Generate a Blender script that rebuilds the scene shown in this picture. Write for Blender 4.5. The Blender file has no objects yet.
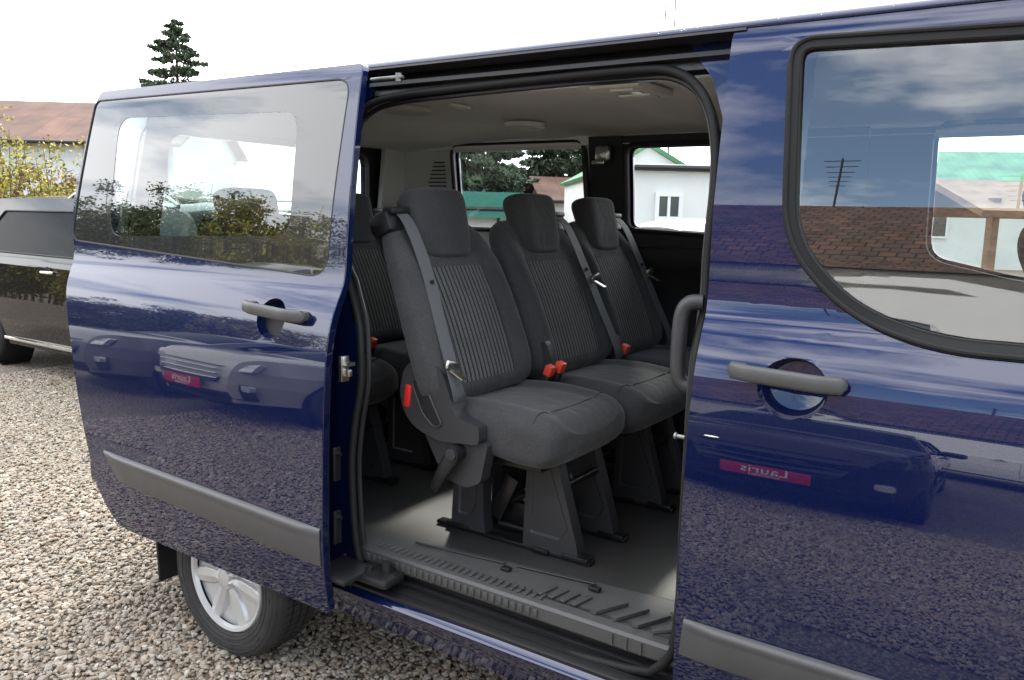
import bpy, bmesh, math, random
import numpy as np
from mathutils import Vector, Matrix, geometry
R = math.radians
random.seed(7)
rng = np.random.default_rng(7)
col = bpy.context.scene.collection
scn = bpy.context.scene

# ------------------------------------------------------------------ camera
CAM = np.array([0.651, -1.677, 1.581])
YAW, PITCH, ROLL, FPX = 0.5963, 0.1507, 0.0222, 826.55
def _axes():
    F = np.array([-math.sin(YAW)*math.cos(PITCH), math.cos(YAW)*math.cos(PITCH), -math.sin(PITCH)])
    Rr = np.array([math.cos(YAW), math.sin(YAW), 0.0]); U = np.cross(Rr, F)
    return F, Rr*math.cos(ROLL)+U*math.sin(ROLL), -Rr*math.sin(ROLL)+U*math.cos(ROLL)
AF, AR, AU = _axes()
cd = bpy.data.cameras.new('camera'); cam = bpy.data.objects.new('camera', cd); col.objects.link(cam)
cam.matrix_world = Matrix(((AR[0], AU[0], -AF[0], CAM[0]), (AR[1], AU[1], -AF[1], CAM[1]), (AR[2], AU[2], -AF[2], CAM[2]), (0, 0, 0, 1)))
cd.sensor_width = 36; cd.lens = FPX*36/1024; cd.clip_start = 0.05; cd.clip_end = 3000
cd.dof.use_dof = False
scn.camera = cam

# ------------------------------------------------------------------ world and sun
SUN_EL, SUN_AZ = R(38), math.atan2(-0.45, 0.80)      # towards the sun: behind the van, a little to the rear
sdir = Vector((math.sin(SUN_AZ)*math.cos(SUN_EL), math.cos(SUN_AZ)*math.cos(SUN_EL), math.sin(SUN_EL)))
w = bpy.data.worlds.new('World'); scn.world = w; w.use_nodes = True
nt = w.node_tree; nt.nodes.clear()
def N(nt, t, **k):
    n = nt.nodes.new(t)
    for a, b in k.items(): setattr(n, a, b)
    return n
def L(nt, a, b): nt.links.new(a, b)
wo = N(nt, 'ShaderNodeOutputWorld'); bg = N(nt, 'ShaderNodeBackground'); bg.inputs[1].default_value = 0.15
sky = N(nt, 'ShaderNodeTexSky', sky_type='NISHITA'); sky.sun_disc = False
sky.sun_elevation = SUN_EL; sky.sun_rotation = SUN_AZ; sky.air_density = 1.0; sky.dust_density = 2.0; sky.ozone_density = 1.5
tc = N(nt, 'ShaderNodeTexCoord'); mp = N(nt, 'ShaderNodeMapping'); mp.inputs['Scale'].default_value = (1.0, 1.0, 2.6)
nz = N(nt, 'ShaderNodeTexNoise'); nz.inputs['Scale'].default_value = 2.6; nz.inputs['Detail'].default_value = 7; nz.inputs['Roughness'].default_value = 0.58
L(nt, tc.outputs['Generated'], mp.inputs[0]); L(nt, mp.outputs[0], nz.inputs['Vector'])
# more cloud on the sun's side, broken cloud opposite
dt = N(nt, 'ShaderNodeVectorMath', operation='DOT_PRODUCT'); dt.inputs[1].default_value = tuple(Vector((sdir.x, sdir.y, 0.25)).normalized())
L(nt, tc.outputs['Generated'], dt.inputs[0])
ad = N(nt, 'ShaderNodeMath', operation='MULTIPLY_ADD'); ad.inputs[1].default_value = 0.15; L(nt, dt.outputs['Value'], ad.inputs[0]); L(nt, nz.outputs['Fac'], ad.inputs[2])
rp = N(nt, 'ShaderNodeValToRGB'); rp.color_ramp.elements[0].position = 0.34; rp.color_ramp.elements[1].position = 0.52
L(nt, ad.outputs[0], rp.inputs[0])
cl = N(nt, 'ShaderNodeMapRange'); cl.inputs[1].default_value = -0.8; cl.inputs[2].default_value = 0.9; cl.inputs[3].default_value = 16.0; cl.inputs[4].default_value = 20.0
L(nt, dt.outputs['Value'], cl.inputs[0])
cc = N(nt, 'ShaderNodeVectorMath', operation='SCALE'); cc.inputs[0].default_value = (0.97, 0.98, 1.0); L(nt, cl.outputs[0], cc.inputs['Scale'])
mx = N(nt, 'ShaderNodeMix', data_type='RGBA'); L(nt, rp.outputs[0], mx.inputs[0]); sk2 = N(nt, 'ShaderNodeVectorMath', operation='SCALE'); sk2.inputs['Scale'].default_value = 1.9; L(nt, sky.outputs[0], sk2.inputs[0]); L(nt, sk2.outputs[0], mx.inputs[6]); L(nt, cc.outputs[0], mx.inputs[7])
L(nt, mx.outputs[2], bg.inputs[0]); L(nt, bg.outputs[0], wo.inputs[0])
sl = bpy.data.lights.new('sun', 'SUN'); sl.energy = 2.0; sl.angle = R(5.0); sl.color = (1.0, 0.94, 0.85)
so = bpy.data.objects.new('sun', sl); col.objects.link(so); so.rotation_euler = sdir.to_track_quat('Z', 'Y').to_euler()
scn.view_settings.view_transform = 'Standard'; scn.view_settings.look = 'None'
scn.view_settings.exposure = 0.68; scn.view_settings.gamma = 1.0; scn.view_settings.use_curve_mapping = False
scn.cycles.max_bounces = 10; scn.cycles.transparent_max_bounces = 16; scn.cycles.glossy_bounces = 5; scn.cycles.diffuse_bounces = 8
scn.cycles.caustics_reflective = False; scn.cycles.caustics_refractive = False

# ------------------------------------------------------------------ helpers
def ray(u, v): return AF+AR*(u-512)/FPX-AU*(v-340)/FPX
def at(u, v, ax, val):                       # where the line of sight through a pixel meets a real plane
    d = ray(u, v); t = (val-CAM[ax])/d[ax]; return CAM+t*d
def tag(o, label=None, cat=None, group=None, kind=None):
    if label: o['label'] = label
    if cat: o['category'] = cat
    if group: o['group'] = group
    if kind: o['kind'] = kind
    return o
def link(name, me, mat, parent=None):
    o = bpy.data.objects.new(name, me); col.objects.link(o)
    for m in (mat if isinstance(mat, (list, tuple)) else [mat]):
        if m is not None: me.materials.append(m)
    if parent is not None: o.parent = parent
    return o
def empty(name, loc=(0, 0, 0), rz=0, parent=None):
    o = bpy.data.objects.new(name, None); col.objects.link(o); o.location = loc; o.rotation_euler = (0, 0, rz); o.empty_display_size = 0.1
    if parent is not None: o.parent = parent
    return o

class MB:                                     # collects geometry into one mesh
    def __init__(s): s.v = []; s.f = []; s.m = []; s.s = []
    def add(s, vs, fs, mi=0, smooth=False):
        b = len(s.v); s.v += [tuple(map(float, p)) for p in vs]
        for f in fs: s.f.append(tuple(b+i for i in f)); s.m.append(mi); s.s.append(smooth)
        return s
    def box(s, c, d, mi=0, rot=None, bev=0.0):
        c = Vector(c); d = Vector(d)/2
        if bev <= 0:
            P = [Vector((x*d.x, y*d.y, z*d.z)) for x in (-1, 1) for y in (-1, 1) for z in (-1, 1)]
            F = [(0, 1, 3, 2), (4, 6, 7, 5), (0, 4, 5, 1), (2, 3, 7, 6), (0, 2, 6, 4), (1, 5, 7, 3)]
        else:
            bm = bmesh.new(); bmesh.ops.create_cube(bm, size=2)
            for q in bm.verts: q.co = Vector((q.co.x*d.x, q.co.y*d.y, q.co.z*d.z))
            bmesh.ops.bevel(bm, geom=bm.edges[:], offset=min(bev, min(d)*0.95), segments=2, affect='EDGES', profile=0.5)
            bm.verts.index_update(); P = [q.co.copy() for q in bm.verts]; F = [tuple(x.index for x in f.verts) for f in bm.faces]; bm.free()
        if rot is not None: P = [rot @ p for p in P]
        return s.add([p+c for p in P], F, mi, bev > 0)
    def tube(s, pts, r, n=10, mi=0, closed=False, sx=1.0, caps=True):
        pts = [Vector(p) for p in pts]; k = len(pts); rs = r if isinstance(r, (list, tuple)) else [r]*k
        vs = []; up = None
        for i, p in enumerate(pts):
            if closed: t = pts[(i+1) % k]-pts[i-1]
            else: t = pts[min(i+1, k-1)]-pts[max(i-1, 0)]
            t.normalize()
            if up is None:
                up = Vector((0, 0, 1)) if abs(t.z) < 0.9 else Vector((0, 1, 0))
            a = t.cross(up); 
            if a.length < 1e-4: a = t.cross(Vector((1, 0, 0)))
            a.normalize(); b = a.cross(t).normalized(); up = b
            for j in range(n):
                th = 2*math.pi*j/n; vs.append(p+a*math.cos(th)*rs[i]*sx+b*math.sin(th)*rs[i])
        fs = []
        for i in range(k if closed else k-1):
            for j in range(n):
                i2 = (i+1) % k
                fs.append((i*n+j, i*n+(j+1) % n, i2*n+(j+1) % n, i2*n+j))
        if not closed and caps: fs += [tuple(range(n-1, -1, -1)), tuple((k-1)*n+j for j in range(n))]
        return s.add(vs, fs, mi, True)
    def cyl(s, a, b, r, r2=None, n=24, mi=0): return s.tube([a, b], [r, r if r2 is None else r2], n, mi)
    def lathe(s, c, prof, axis='y', n=48, mi=0, smooth=True):
        # prof: (radius, offset along axis)
        vs = []; fs = []; c = Vector(c)
        for r, h in prof:
            for j in range(n):
                t = 2*math.pi*j/n
                if axis == 'y': vs.append(c+Vector((r*math.cos(t), h, r*math.sin(t))))
                elif axis == 'x': vs.append(c+Vector((h, r*math.cos(t), r*math.sin(t))))
                else: vs.append(c+Vector((r*math.cos(t), r*math.sin(t), h)))
        for i in range(len(prof)-1):
            for j in range(n): fs.append((i*n+j, i*n+(j+1) % n, (i+1)*n+(j+1) % n, (i+1)*n+j))
        return s.add(vs, fs, mi, smooth)
    def rings(s, rg, mi=0, cap=True, smooth=True):
        n = len(rg[0]); vs = [p for r_ in rg for p in r_]; fs = []
        for i in range(len(rg)-1):
            for j in range(n): fs.append((i*n+j, i*n+(j+1) % n, (i+1)*n+(j+1) % n, (i+1)*n+j))
        if cap: fs += [tuple(range(n-1, -1, -1)), tuple((len(rg)-1)*n+j for j in range(n))]
        return s.add(vs, fs, mi, smooth)
    def prism(s, poly, fn, d0, d1, mi=0):     # poly of (a,b); fn(a,b,d)->xyz
        n = len(poly); vs = [fn(a, b, d0) for a, b in poly]+[fn(a, b, d1) for a, b in poly]
        tri = geometry.tessellate_polygon([[Vector((a, b, 0)) for a, b in poly]])
        fs = [tuple(t) for t in tri]+[tuple(n+i for i in t[::-1]) for t in tri]
        fs += [(i, (i+1) % n, n+(i+1) % n, n+i) for i in range(n)]
        return s.add(vs, fs, mi, False)
    def mesh(s, name):
        me = bpy.data.meshes.new(name); me.from_pydata(s.v, [], s.f); me.update()
        me.polygons.foreach_set('material_index', s.m); me.polygons.foreach_set('use_smooth', s.s)
        bm = bmesh.new(); bm.from_mesh(me); bmesh.ops.recalc_face_normals(bm, faces=bm.faces); bm.to_mesh(me); bm.free()
        me.update(); return me
    def build(s, name, mat, parent=None, bevel=0.0, subsurf=0, sharp=40):
        me = s.mesh(name); o = link(name, me, mat, parent)
        if sharp and any(s.s):
            me.set_sharp_from_angle(angle=R(sharp))
        if bevel:
            m = o.modifiers.new('b', 'BEVEL'); m.width = bevel; m.segments = 2; m.limit_method = 'ANGLE'; m.angle_limit = R(35); m.harden_normals = True
            me.polygons.foreach_set('use_smooth', [True]*len(me.polygons))
        if subsurf:
            m = o.modifiers.new('s', 'SUBSURF'); m.levels = subsurf; m.render_levels = subsurf
        return o

def rounded(poly, rad, seg=6):
    """round the corners of a polygon; rad a number or a list"""
    out = []; n = len(poly)
    for i in range(n):
        p = Vector(poly[i]); a = Vector(poly[i-1]); b = Vector(poly[(i+1) % n]); r = rad[i] if isinstance(rad, (list, tuple)) else rad
        da = (a-p); db = (b-p); la, lb = da.length, db.length
        r = min(r, la*0.48, lb*0.48)
        if r <= 1e-5: out.append(tuple(p)); continue
        da.normalize(); db.normalize(); s0 = p+da*r; s1 = p+db*r
        for k in range(seg+1):
            t = k/seg; q = s0*(1-t)**2+p*2*t*(1-t)+s1*t*t; out.append(tuple(q))
    return out
def resample(poly, step):
    out = []
    n = len(poly)
    for i in range(n):
        a = Vector(poly[i]); b = Vector(poly[(i+1) % n]); k = max(1, int(math.ceil((b-a).length/step)))
        for j in range(k): out.append(tuple(a.lerp(b, j/k)))
    return out

def panel(name, mat, outer, holes, fn, thick=0.02, step=(0.06, 0.03), parent=None, lip=0.004, back=True):
    """a sheet with holes laid on a curved surface fn(a,b,d); d is the depth into the sheet; exact normals"""
    outer = resample(outer, step[0]); holes = [resample(h, step[0]) for h in holes]
    allp = [Vector((a, b, 0)) for a, b in outer]+[Vector((a, b, 0)) for h in holes for a, b in h]
    tri = geometry.tessellate_polygon([[Vector((a, b, 0)) for a, b in l] for l in [outer]+holes])
    bm = bmesh.new(); vs = [bm.verts.new(p) for p in allp]
    for t in tri:
        try: bm.faces.new([vs[i] for i in t])
        except ValueError: pass
    bmesh.ops.remove_doubles(bm, verts=bm.verts, dist=1e-5)
    A = [p.x for p in allp]; B = [p.y for p in allp]
    def cut(lo, hi, st, ax):
        k = math.ceil(lo/st)*st
        while k < hi:
            co = Vector((k, 0, 0)) if ax == 0 else Vector((0, k, 0)); no = Vector((1, 0, 0)) if ax == 0 else Vector((0, 1, 0))
            bmesh.ops.bisect_plane(bm, geom=bm.verts[:]+bm.edges[:]+bm.faces[:], plane_co=co, plane_no=no, dist=1e-6)
            k += st
    cut(min(B)+1e-4, max(B)-1e-4, step[1], 1); cut(min(A)+1e-4, max(A)-1e-4, step[0], 0)
    bmesh.ops.recalc_face_normals(bm, faces=bm.faces)
    for f in bm.faces:
        if f.normal.z < 0: f.normal_flip()
    bm.verts.index_update(); P = [(v.co.x, v.co.y) for v in bm.verts]; Fs = [[v.index for v in f.verts] for f in bm.faces]
    bl = []
    for e in bm.edges:
        if len(e.link_faces) == 1:
            f = e.link_faces[0]
            for l in f.loops:
                if l.edge == e: bl.append((l.vert.index, l.link_loop_next.vert.index))
    bm.free()
    n = len(P); h = 1e-3
    def nrm(a, b):
        p = Vector(fn(a, b, 0)); q = (Vector(fn(a+h, b, 0))-p).cross(Vector(fn(a, b+h, 0))-p); q.normalize(); return q
    NR = [nrm(*p) for p in P]
    d0 = Vector(fn(P[0][0], P[0][1], 0)); d1 = Vector(fn(P[0][0], P[0][1], 0.01))
    sgn = -1 if (d1-d0).dot(NR[0]) > 0 else 1          # outward normal points away from the depth direction
    NR = [q*sgn for q in NR]
    V = [Vector(fn(a, b, 0)) for a, b in P]; F = []; LN = []
    for f in Fs:
        f = f if sgn > 0 else f[::-1]; F.append(tuple(f)); LN += [NR[i] for i in f]
    bset = sorted({i for e in bl for i in e})
    def layer(d):
        b = len(V); m = {}
        for i in bset: m[i] = len(V); V.append(Vector(fn(P[i][0], P[i][1], d)))
        return m
    if thick > 0:
        r0 = {i: i for i in bset}; r1 = layer(min(lip, thick/2)); r2 = layer(thick)
        for (i, j) in bl:
            q = (j, i, r1[i], r1[j]) if sgn > 0 else (i, j, r1[j], r1[i])
            p = [V[k] for k in q]; fnm = (p[1]-p[0]).cross(p[2]-p[1]); fnm = fnm.normalized() if fnm.length > 1e-12 else NR[i]
            F.append(q); LN += [(NR[k] if k < n else fnm) for k in q]
            q = (r1[j], r1[i], r2[i], r2[j]) if sgn > 0 else (r1[i], r1[j], r2[j], r2[i])
            F.append(q); LN += [fnm]*4
        if back:
            b = len(V); V += [Vector(fn(a, b2, thick)) for a, b2 in P]
            for f in Fs:
                f = f[::-1] if sgn > 0 else f; F.append(tuple(b+i for i in f)); LN += [-NR[i] for i in f]
    me = bpy.data.meshes.new(name); me.from_pydata([tuple(v) for v in V], [], F); me.update()
    me.polygons.foreach_set('use_smooth', [True]*len(F))
    if len(LN) == len(me.loops): me.normals_split_custom_set([tuple(q) for q in LN])
    return link(name, me, mat, parent)
def circ(cx, cy, r, n=32, ry=None): return [(cx+r*math.cos(2*math.pi*i/n), cy+(ry or r)*math.sin(2*math.pi*i/n)) for i in range(n)]
def text(name, s, size, mat, parent, loc, rot, extrude=0.001):
    c = bpy.data.curves.new(name, 'FONT'); c.body = s; c.size = size; c.extrude = extrude; c.align_x = 'CENTER'; c.align_y = 'CENTER'
    o = bpy.data.objects.new(name, c); col.objects.link(o); dg = bpy.context.evaluated_depsgraph_get(); dg.update(); me = bpy.data.meshes.new_from_object(o.evaluated_get(dg)); me.name = name; me.materials.clear()
    bpy.data.objects.remove(o); o = link(name, me, mat, parent); o.location = loc; o.rotation_euler = rot; return o

# ------------------------------------------------------------------ materials
def mat(name, color=(0.5, 0.5, 0.5), rough=0.5, metal=0.0, coat=0.0, coat_rough=0.03, spec=0.5, var=0.0, vscale=20, bump=0.0, bscale=200, coat_ior=1.5, sheen=0.0, alpha=None):
    m = bpy.data.materials.new(name); m.use_nodes = True; t = m.node_tree; b = t.nodes['Principled BSDF']
    b.inputs['Base Color'].default_value = (*color, 1); b.inputs['Roughness'].default_value = rough; b.inputs['Metallic'].default_value = metal
    b.inputs['Coat Weight'].default_value = coat; b.inputs['Coat Roughness'].default_value = coat_rough; b.inputs['Coat IOR'].default_value = coat_ior
    b.inputs['Specular IOR Level'].default_value = spec; b.inputs['Sheen Weight'].default_value = sheen
    tc = N(t, 'ShaderNodeTexCoord')
    if var > 0:
        n = N(t, 'ShaderNodeTexNoise'); n.inputs['Scale'].default_value = vscale; n.inputs['Detail'].default_value = 6; L(t, tc.outputs['Object'], n.inputs['Vector'])
        mr = N(t, 'ShaderNodeMapRange'); mr.inputs[1].default_value = 0.3; mr.inputs[2].default_value = 0.7; mr.inputs[3].default_value = 1-var; mr.inputs[4].default_value = 1+var
        L(t, n.outputs['Fac'], mr.inputs[0]); s = N(t, 'ShaderNodeVectorMath', operation='SCALE'); s.inputs[0].default_value = color; L(t, mr.outputs[0], s.inputs['Scale'])
        L(t, s.outputs[0], b.inputs['Base Color'])
    if bump > 0:
        n = N(t, 'ShaderNodeTexNoise'); n.inputs['Scale'].default_value = bscale; n.inputs['Detail'].default_value = 3; L(t, tc.outputs['Object'], n.inputs['Vector'])
        bp = N(t, 'ShaderNodeBump'); bp.inputs['Strength'].default_value = bump; bp.inputs['Distance'].default_value = 0.002; L(t, n.outputs['Fac'], bp.inputs['Height']); L(t, bp.outputs[0], b.inputs['Normal'])
    return m
def glassmat(name, tint=(0.9, 0.95, 0.93), refl=1.7, rough=0.0, wob=0.0):
    m = bpy.data.materials.new(name); m.use_nodes = True; t = m.node_tree; t.nodes.clear()
    o = N(t, 'ShaderNodeOutputMaterial'); tr = N(t, 'ShaderNodeBsdfTransparent'); tr.inputs[0].default_value = (*tint, 1)
    gl = N(t, 'ShaderNodeBsdfGlossy'); gl.inputs['Roughness'].default_value = rough; gl.inputs[0].default_value = (1, 1, 1, 1)
    fr = N(t, 'ShaderNodeFresnel'); fr.inputs[0].default_value = 1.5; mu = N(t, 'ShaderNodeMath', operation='MULTIPLY', use_clamp=True); mu.inputs[1].default_value = refl
    L(t, fr.outputs[0], mu.inputs[0]); mx = N(t, 'ShaderNodeMixShader'); L(t, mu.outputs[0], mx.inputs[0]); L(t, tr.outputs[0], mx.inputs[1]); L(t, gl.outputs[0], mx.inputs[2]); L(t, mx.outputs[0], o.inputs[0])
    return m
def carpaint(name, color, ior=1.6, metal=0.45, fl=0.25):
    m = mat(name, color, 0.42, metal, 1.0, 0.012, 0.0 if metal > .15 and color[0] < .05 else 0.4, coat_ior=ior); t = m.node_tree; b = t.nodes['Principled BSDF']
    tc = N(t, 'ShaderNodeTexCoord'); v = N(t, 'ShaderNodeTexVoronoi'); v.inputs['Scale'].default_value = 900; L(t, tc.outputs['Object'], v.inputs['Vector'])
    n = N(t, 'ShaderNodeTexNoise'); n.inputs['Scale'].default_value = 2.2; n.inputs['Detail'].default_value = 2; L(t, tc.outputs['Object'], n.inputs['Vector'])
    bp = N(t, 'ShaderNodeBump'); bp.inputs['Strength'].default_value = 0.05; bp.inputs['Distance'].default_value = 0.02; L(t, n.outputs['Fac'], bp.inputs['Height'])
    n2 = N(t, 'ShaderNodeTexNoise'); n2.inputs['Scale'].default_value = 7; n2.inputs['Detail'].default_value = 8; n2.inputs['Roughness'].default_value = 0.7; L(t, tc.outputs['Object'], n2.inputs['Vector'])
    cr = N(t, 'ShaderNodeMapRange'); cr.inputs[1].default_value = 0.45; cr.inputs[2].default_value = 0.8; cr.inputs[3].default_value = 0.010; cr.inputs[4].default_value = 0.050
    L(t, n2.outputs['Fac'], cr.inputs[0]); L(t, cr.outputs[0], b.inputs['Coat Roughness'])
    hs = N(t, 'ShaderNodeVectorMath', operation='SCALE'); hs.inputs[0].default_value = color
    mr = N(t, 'ShaderNodeMapRange'); mr.inputs[3].default_value = 1-fl; mr.inputs[4].default_value = 1+fl*2; L(t, v.outputs['Color'], mr.inputs[0]); L(t, mr.outputs[0], hs.inputs['Scale'])
    L(t, hs.outputs[0], b.inputs['Base Color'])
    return m
M = {}
M['paint'] = carpaint('blue_paint', (0.004, 0.0085, 0.045), 1.70)
M['black_paint'] = carpaint('black_paint', (0.010, 0.009, 0.008), 1.45, 0.2)
M['grey_paint'] = carpaint('grey_paint', (0.15, 0.155, 0.16), 1.5, 0.5)
M['silver_paint'] = carpaint('silver_paint', (0.36, 0.36, 0.35), 1.5, 0.3)
M['white_paint'] = carpaint('white_paint', (0.75, 0.75, 0.74), 1.5, 0.0, 0.02)
M['rubber'] = mat('rubber', (0.010, 0.010, 0.010), 0.55, bump=0.1)
M['seal'] = mat('seal', (0.012, 0.012, 0.012), 0.6, spec=0.25, bump=0.1)
M['grey_plastic'] = mat('grey_plastic', (0.062, 0.062, 0.061), 0.42, bump=0.25, bscale=900, var=0.06)
M['strip_plastic'] = mat('strip_plastic', (0.065, 0.065, 0.067), 0.38, bump=0.3, bscale=1100, var=0.06)
M['dark_plastic'] = mat('dark_plastic', (0.010, 0.010, 0.011), 0.45, bump=0.25, bscale=700, var=0.1)
M['seat_plastic'] = mat('seat_plastic', (0.030, 0.030, 0.032), 0.42, bump=0.35, bscale=900, var=0.08)
M['black_metal'] = mat('black_metal', (0.012, 0.012, 0.012), 0.3, 0.2, bump=0.3, bscale=120)
M['metal'] = mat('metal', (0.55, 0.54, 0.5), 0.28, 1.0, var=0.2)
M['headliner'] = mat('headliner', (0.88, 0.88, 0.87), 0.9, bump=0.4, bscale=500, var=0.04, vscale=3)
M['light_trim'] = mat('light_trim', (0.72, 0.72, 0.70), 0.6, bump=0.2, bscale=700, var=0.04, vscale=4)
M['black_trim'] = mat('black_trim', (0.012, 0.012, 0.013), 0.55, bump=0.2, bscale=400, var=0.2)
M['glass_door'] = glassmat('glass_door', (0.56, 0.68, 0.66), 2.4)
M['ceramic'] = mat('ceramic', (0.03, 0.03, 0.032), 0.02, 0, 1.0, 0.0, coat_ior=1.52)
M['glass'] = glassmat('glass', (0.92, 0.96, 0.95), 0.9)
M['glass_tint'] = glassmat('glass_tint', (0.78, 0.87, 0.85), 3.6)
M['red'] = mat('red', (0.55, 0.02, 0.015), 0.4)
M['orange'] = mat('orange_plastic', (0.62, 0.06, 0.03), 0.4)
M['belt'] = mat('belt', (0.085, 0.088, 0.092), 0.6, bump=0.5, bscale=1500)
M['tyre'] = mat('tyre', (0.030, 0.029, 0.028), 0.75, bump=0.5, bscale=260, var=0.3, vscale=12)
M['hubcap'] = mat('hubcap', (0.60, 0.60, 0.585), 0.32, 0.35, var=0.06, vscale=9)
M['dull_metal'] = mat('dull_metal', (0.22, 0.22, 0.21), 0.45, 0.8, var=0.3)
M['chrome'] = mat('chrome', (0.8, 0.8, 0.8), 0.08, 1.0)
M['lampglass'] = mat('lampglass', (0.55, 0.57, 0.6), 0.12, 0.4, 1.0)
M['black'] = mat('black', (0.006, 0.006, 0.006), 0.6)
M['plate_red'] = mat('plate_red', (0.45, 0.012, 0.03), 0.4)
M['white'] = mat('white_plastic', (0.75, 0.75, 0.75), 0.5)
M['lamp_lens'] = mat('lamp_lens', (0.8, 0.8, 0.78), 0.2)
def fabric(name, c0, c1=None, pitch=0.0):
    m = mat(name, c0, 0.92, sheen=0.12, spec=0.2); t = m.node_tree; b = t.nodes['Principled BSDF']
    b.inputs['Sheen Roughness'].default_value = 0.5
    tc = N(t, 'ShaderNodeTexCoord')
    n = N(t, 'ShaderNodeTexNoise'); n.inputs['Scale'].default_value = 420; n.inputs['Detail'].default_value = 3; L(t, tc.outputs['Object'], n.inputs['Vector'])
    n2 = N(t, 'ShaderNodeTexNoise'); n2.inputs['Scale'].default_value = 9; n2.inputs['Detail'].default_value = 3; L(t, tc.outputs['Object'], n2.inputs['Vector'])
    mr = N(t, 'ShaderNodeMapRange'); mr.inputs[1].default_value = 0.3; mr.inputs[2].default_value = 0.7; mr.inputs[3].default_value = 0.65; mr.inputs[4].default_value = 1.4; L(t, n.outputs['Fac'], mr.inputs[0])
    m3 = N(t, 'ShaderNodeMapRange'); m3.inputs[1].default_value = 0.3; m3.inputs[2].default_value = 0.7; m3.inputs[3].default_value = 0.88; m3.inputs[4].default_value = 1.12; L(t, n2.outputs['Fac'], m3.inputs[0])
    mu = N(t, 'ShaderNodeMath', operation='MULTIPLY'); L(t, mr.outputs[0], mu.inputs[0]); L(t, m3.outputs[0], mu.inputs[1])
    sc = N(t, 'ShaderNodeVectorMath', operation='SCALE'); L(t, mu.outputs[0], sc.inputs['Scale'])
    if c1:
        sp = N(t, 'ShaderNodeSeparateXYZ'); L(t, tc.outputs['Object'], sp.inputs[0])
        zz = N(t, 'ShaderNodeMath', operation='PINGPONG'); zz.inputs[1].default_value = 0.006; L(t, sp.outputs['Z'], zz.inputs[0])
        a = N(t, 'ShaderNodeMath', operation='MULTIPLY_ADD'); a.inputs[1].default_value = 0.10; L(t, zz.outputs[0], a.inputs[0]); L(t, sp.outputs['Y'], a.inputs[2])
        pp = N(t, 'ShaderNodeMath', operation='PINGPONG'); pp.inputs[1].default_value = pitch/2; L(t, a.outputs[0], pp.inputs[0])
        dv = N(t, 'ShaderNodeMath', operation='DIVIDE'); dv.inputs[1].default_value = pitch/2; L(t, pp.outputs[0], dv.inputs[0])
        cr = N(t, 'ShaderNodeValToRGB'); e = cr.color_ramp.elements; e[0].position = 0.0; e[0].color = (*c0, 1); e[1].position = 1.0; e[1].color = (*c0, 1)
        for ps, cx in ((0.50, c0), (0.62, c1), (0.78, c1), (0.90, c0)):
            q = cr.color_ramp.elements.new(ps); q.color = (*cx, 1)
        L(t, dv.outputs[0], cr.inputs[0]); L(t, cr.outputs[0], sc.inputs[0])
    else: sc.inputs[0].default_value = c0
    L(t, sc.outputs[0], b.inputs['Base Color'])
    bp = N(t, 'ShaderNodeBump'); bp.inputs['Strength'].default_value = 0.5; bp.inputs['Distance'].default_value = 0.001; L(t, n.outputs['Fac'], bp.inputs['Height'])
    w3 = N(t, 'ShaderNodeTexNoise'); w3.inputs['Scale'].default_value = 13; w3.inputs['Detail'].default_value = 4; w3.inputs['Distortion'].default_value = 0.8; L(t, tc.outputs['Object'], w3.inputs['Vector'])
    b2 = N(t, 'ShaderNodeBump'); b2.inputs['Strength'].default_value = 0.55; b2.inputs['Distance'].default_value = 0.010; L(t, w3.outputs['Fac'], b2.inputs['Height']); L(t, bp.outputs[0], b2.inputs['Normal']); L(t, b2.outputs[0], b.inputs['Normal'])
    return m
M['fabric'] = fabric('fabric', (0.043, 0.043, 0.044))
M['stripe'] = fabric('stripe', (0.022, 0.022, 0.023), (0.165, 0.165, 0.160), 0.0195)

# ------------------------------------------------------------------ the ground: river gravel
def stone_colors(t, fac):
    cr = N(t, 'ShaderNodeValToRGB'); cr.color_ramp.interpolation = 'LINEAR'
    cs = [(0.0, (0.12, 0.10, 0.08)), (0.12, (0.30, 0.235, 0.17)), (0.3, (0.44, 0.375, 0.30)), (0.45, (0.31, 0.295, 0.27)), (0.6, (0.55, 0.50, 0.43)), (0.72, (0.40, 0.28, 0.19)), (0.85, (0.36, 0.35, 0.33)), (1.0, (0.72, 0.69, 0.63))]
    cr.color_ramp.elements[0].color = (*cs[0][1], 1); cr.color_ramp.elements[1].color = (*cs[-1][1], 1)
    for p, c in cs[1:-1]:
        e = cr.color_ramp.elements.new(p); e.color = (*c, 1)
    L(t, fac, cr.inputs[0])
    for e in cr.color_ramp.elements: c = e.color; e.color = (c[0]*.52+.085, c[1]*.50+.070, c[2]*.46+.054, 1)
    return cr
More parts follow.
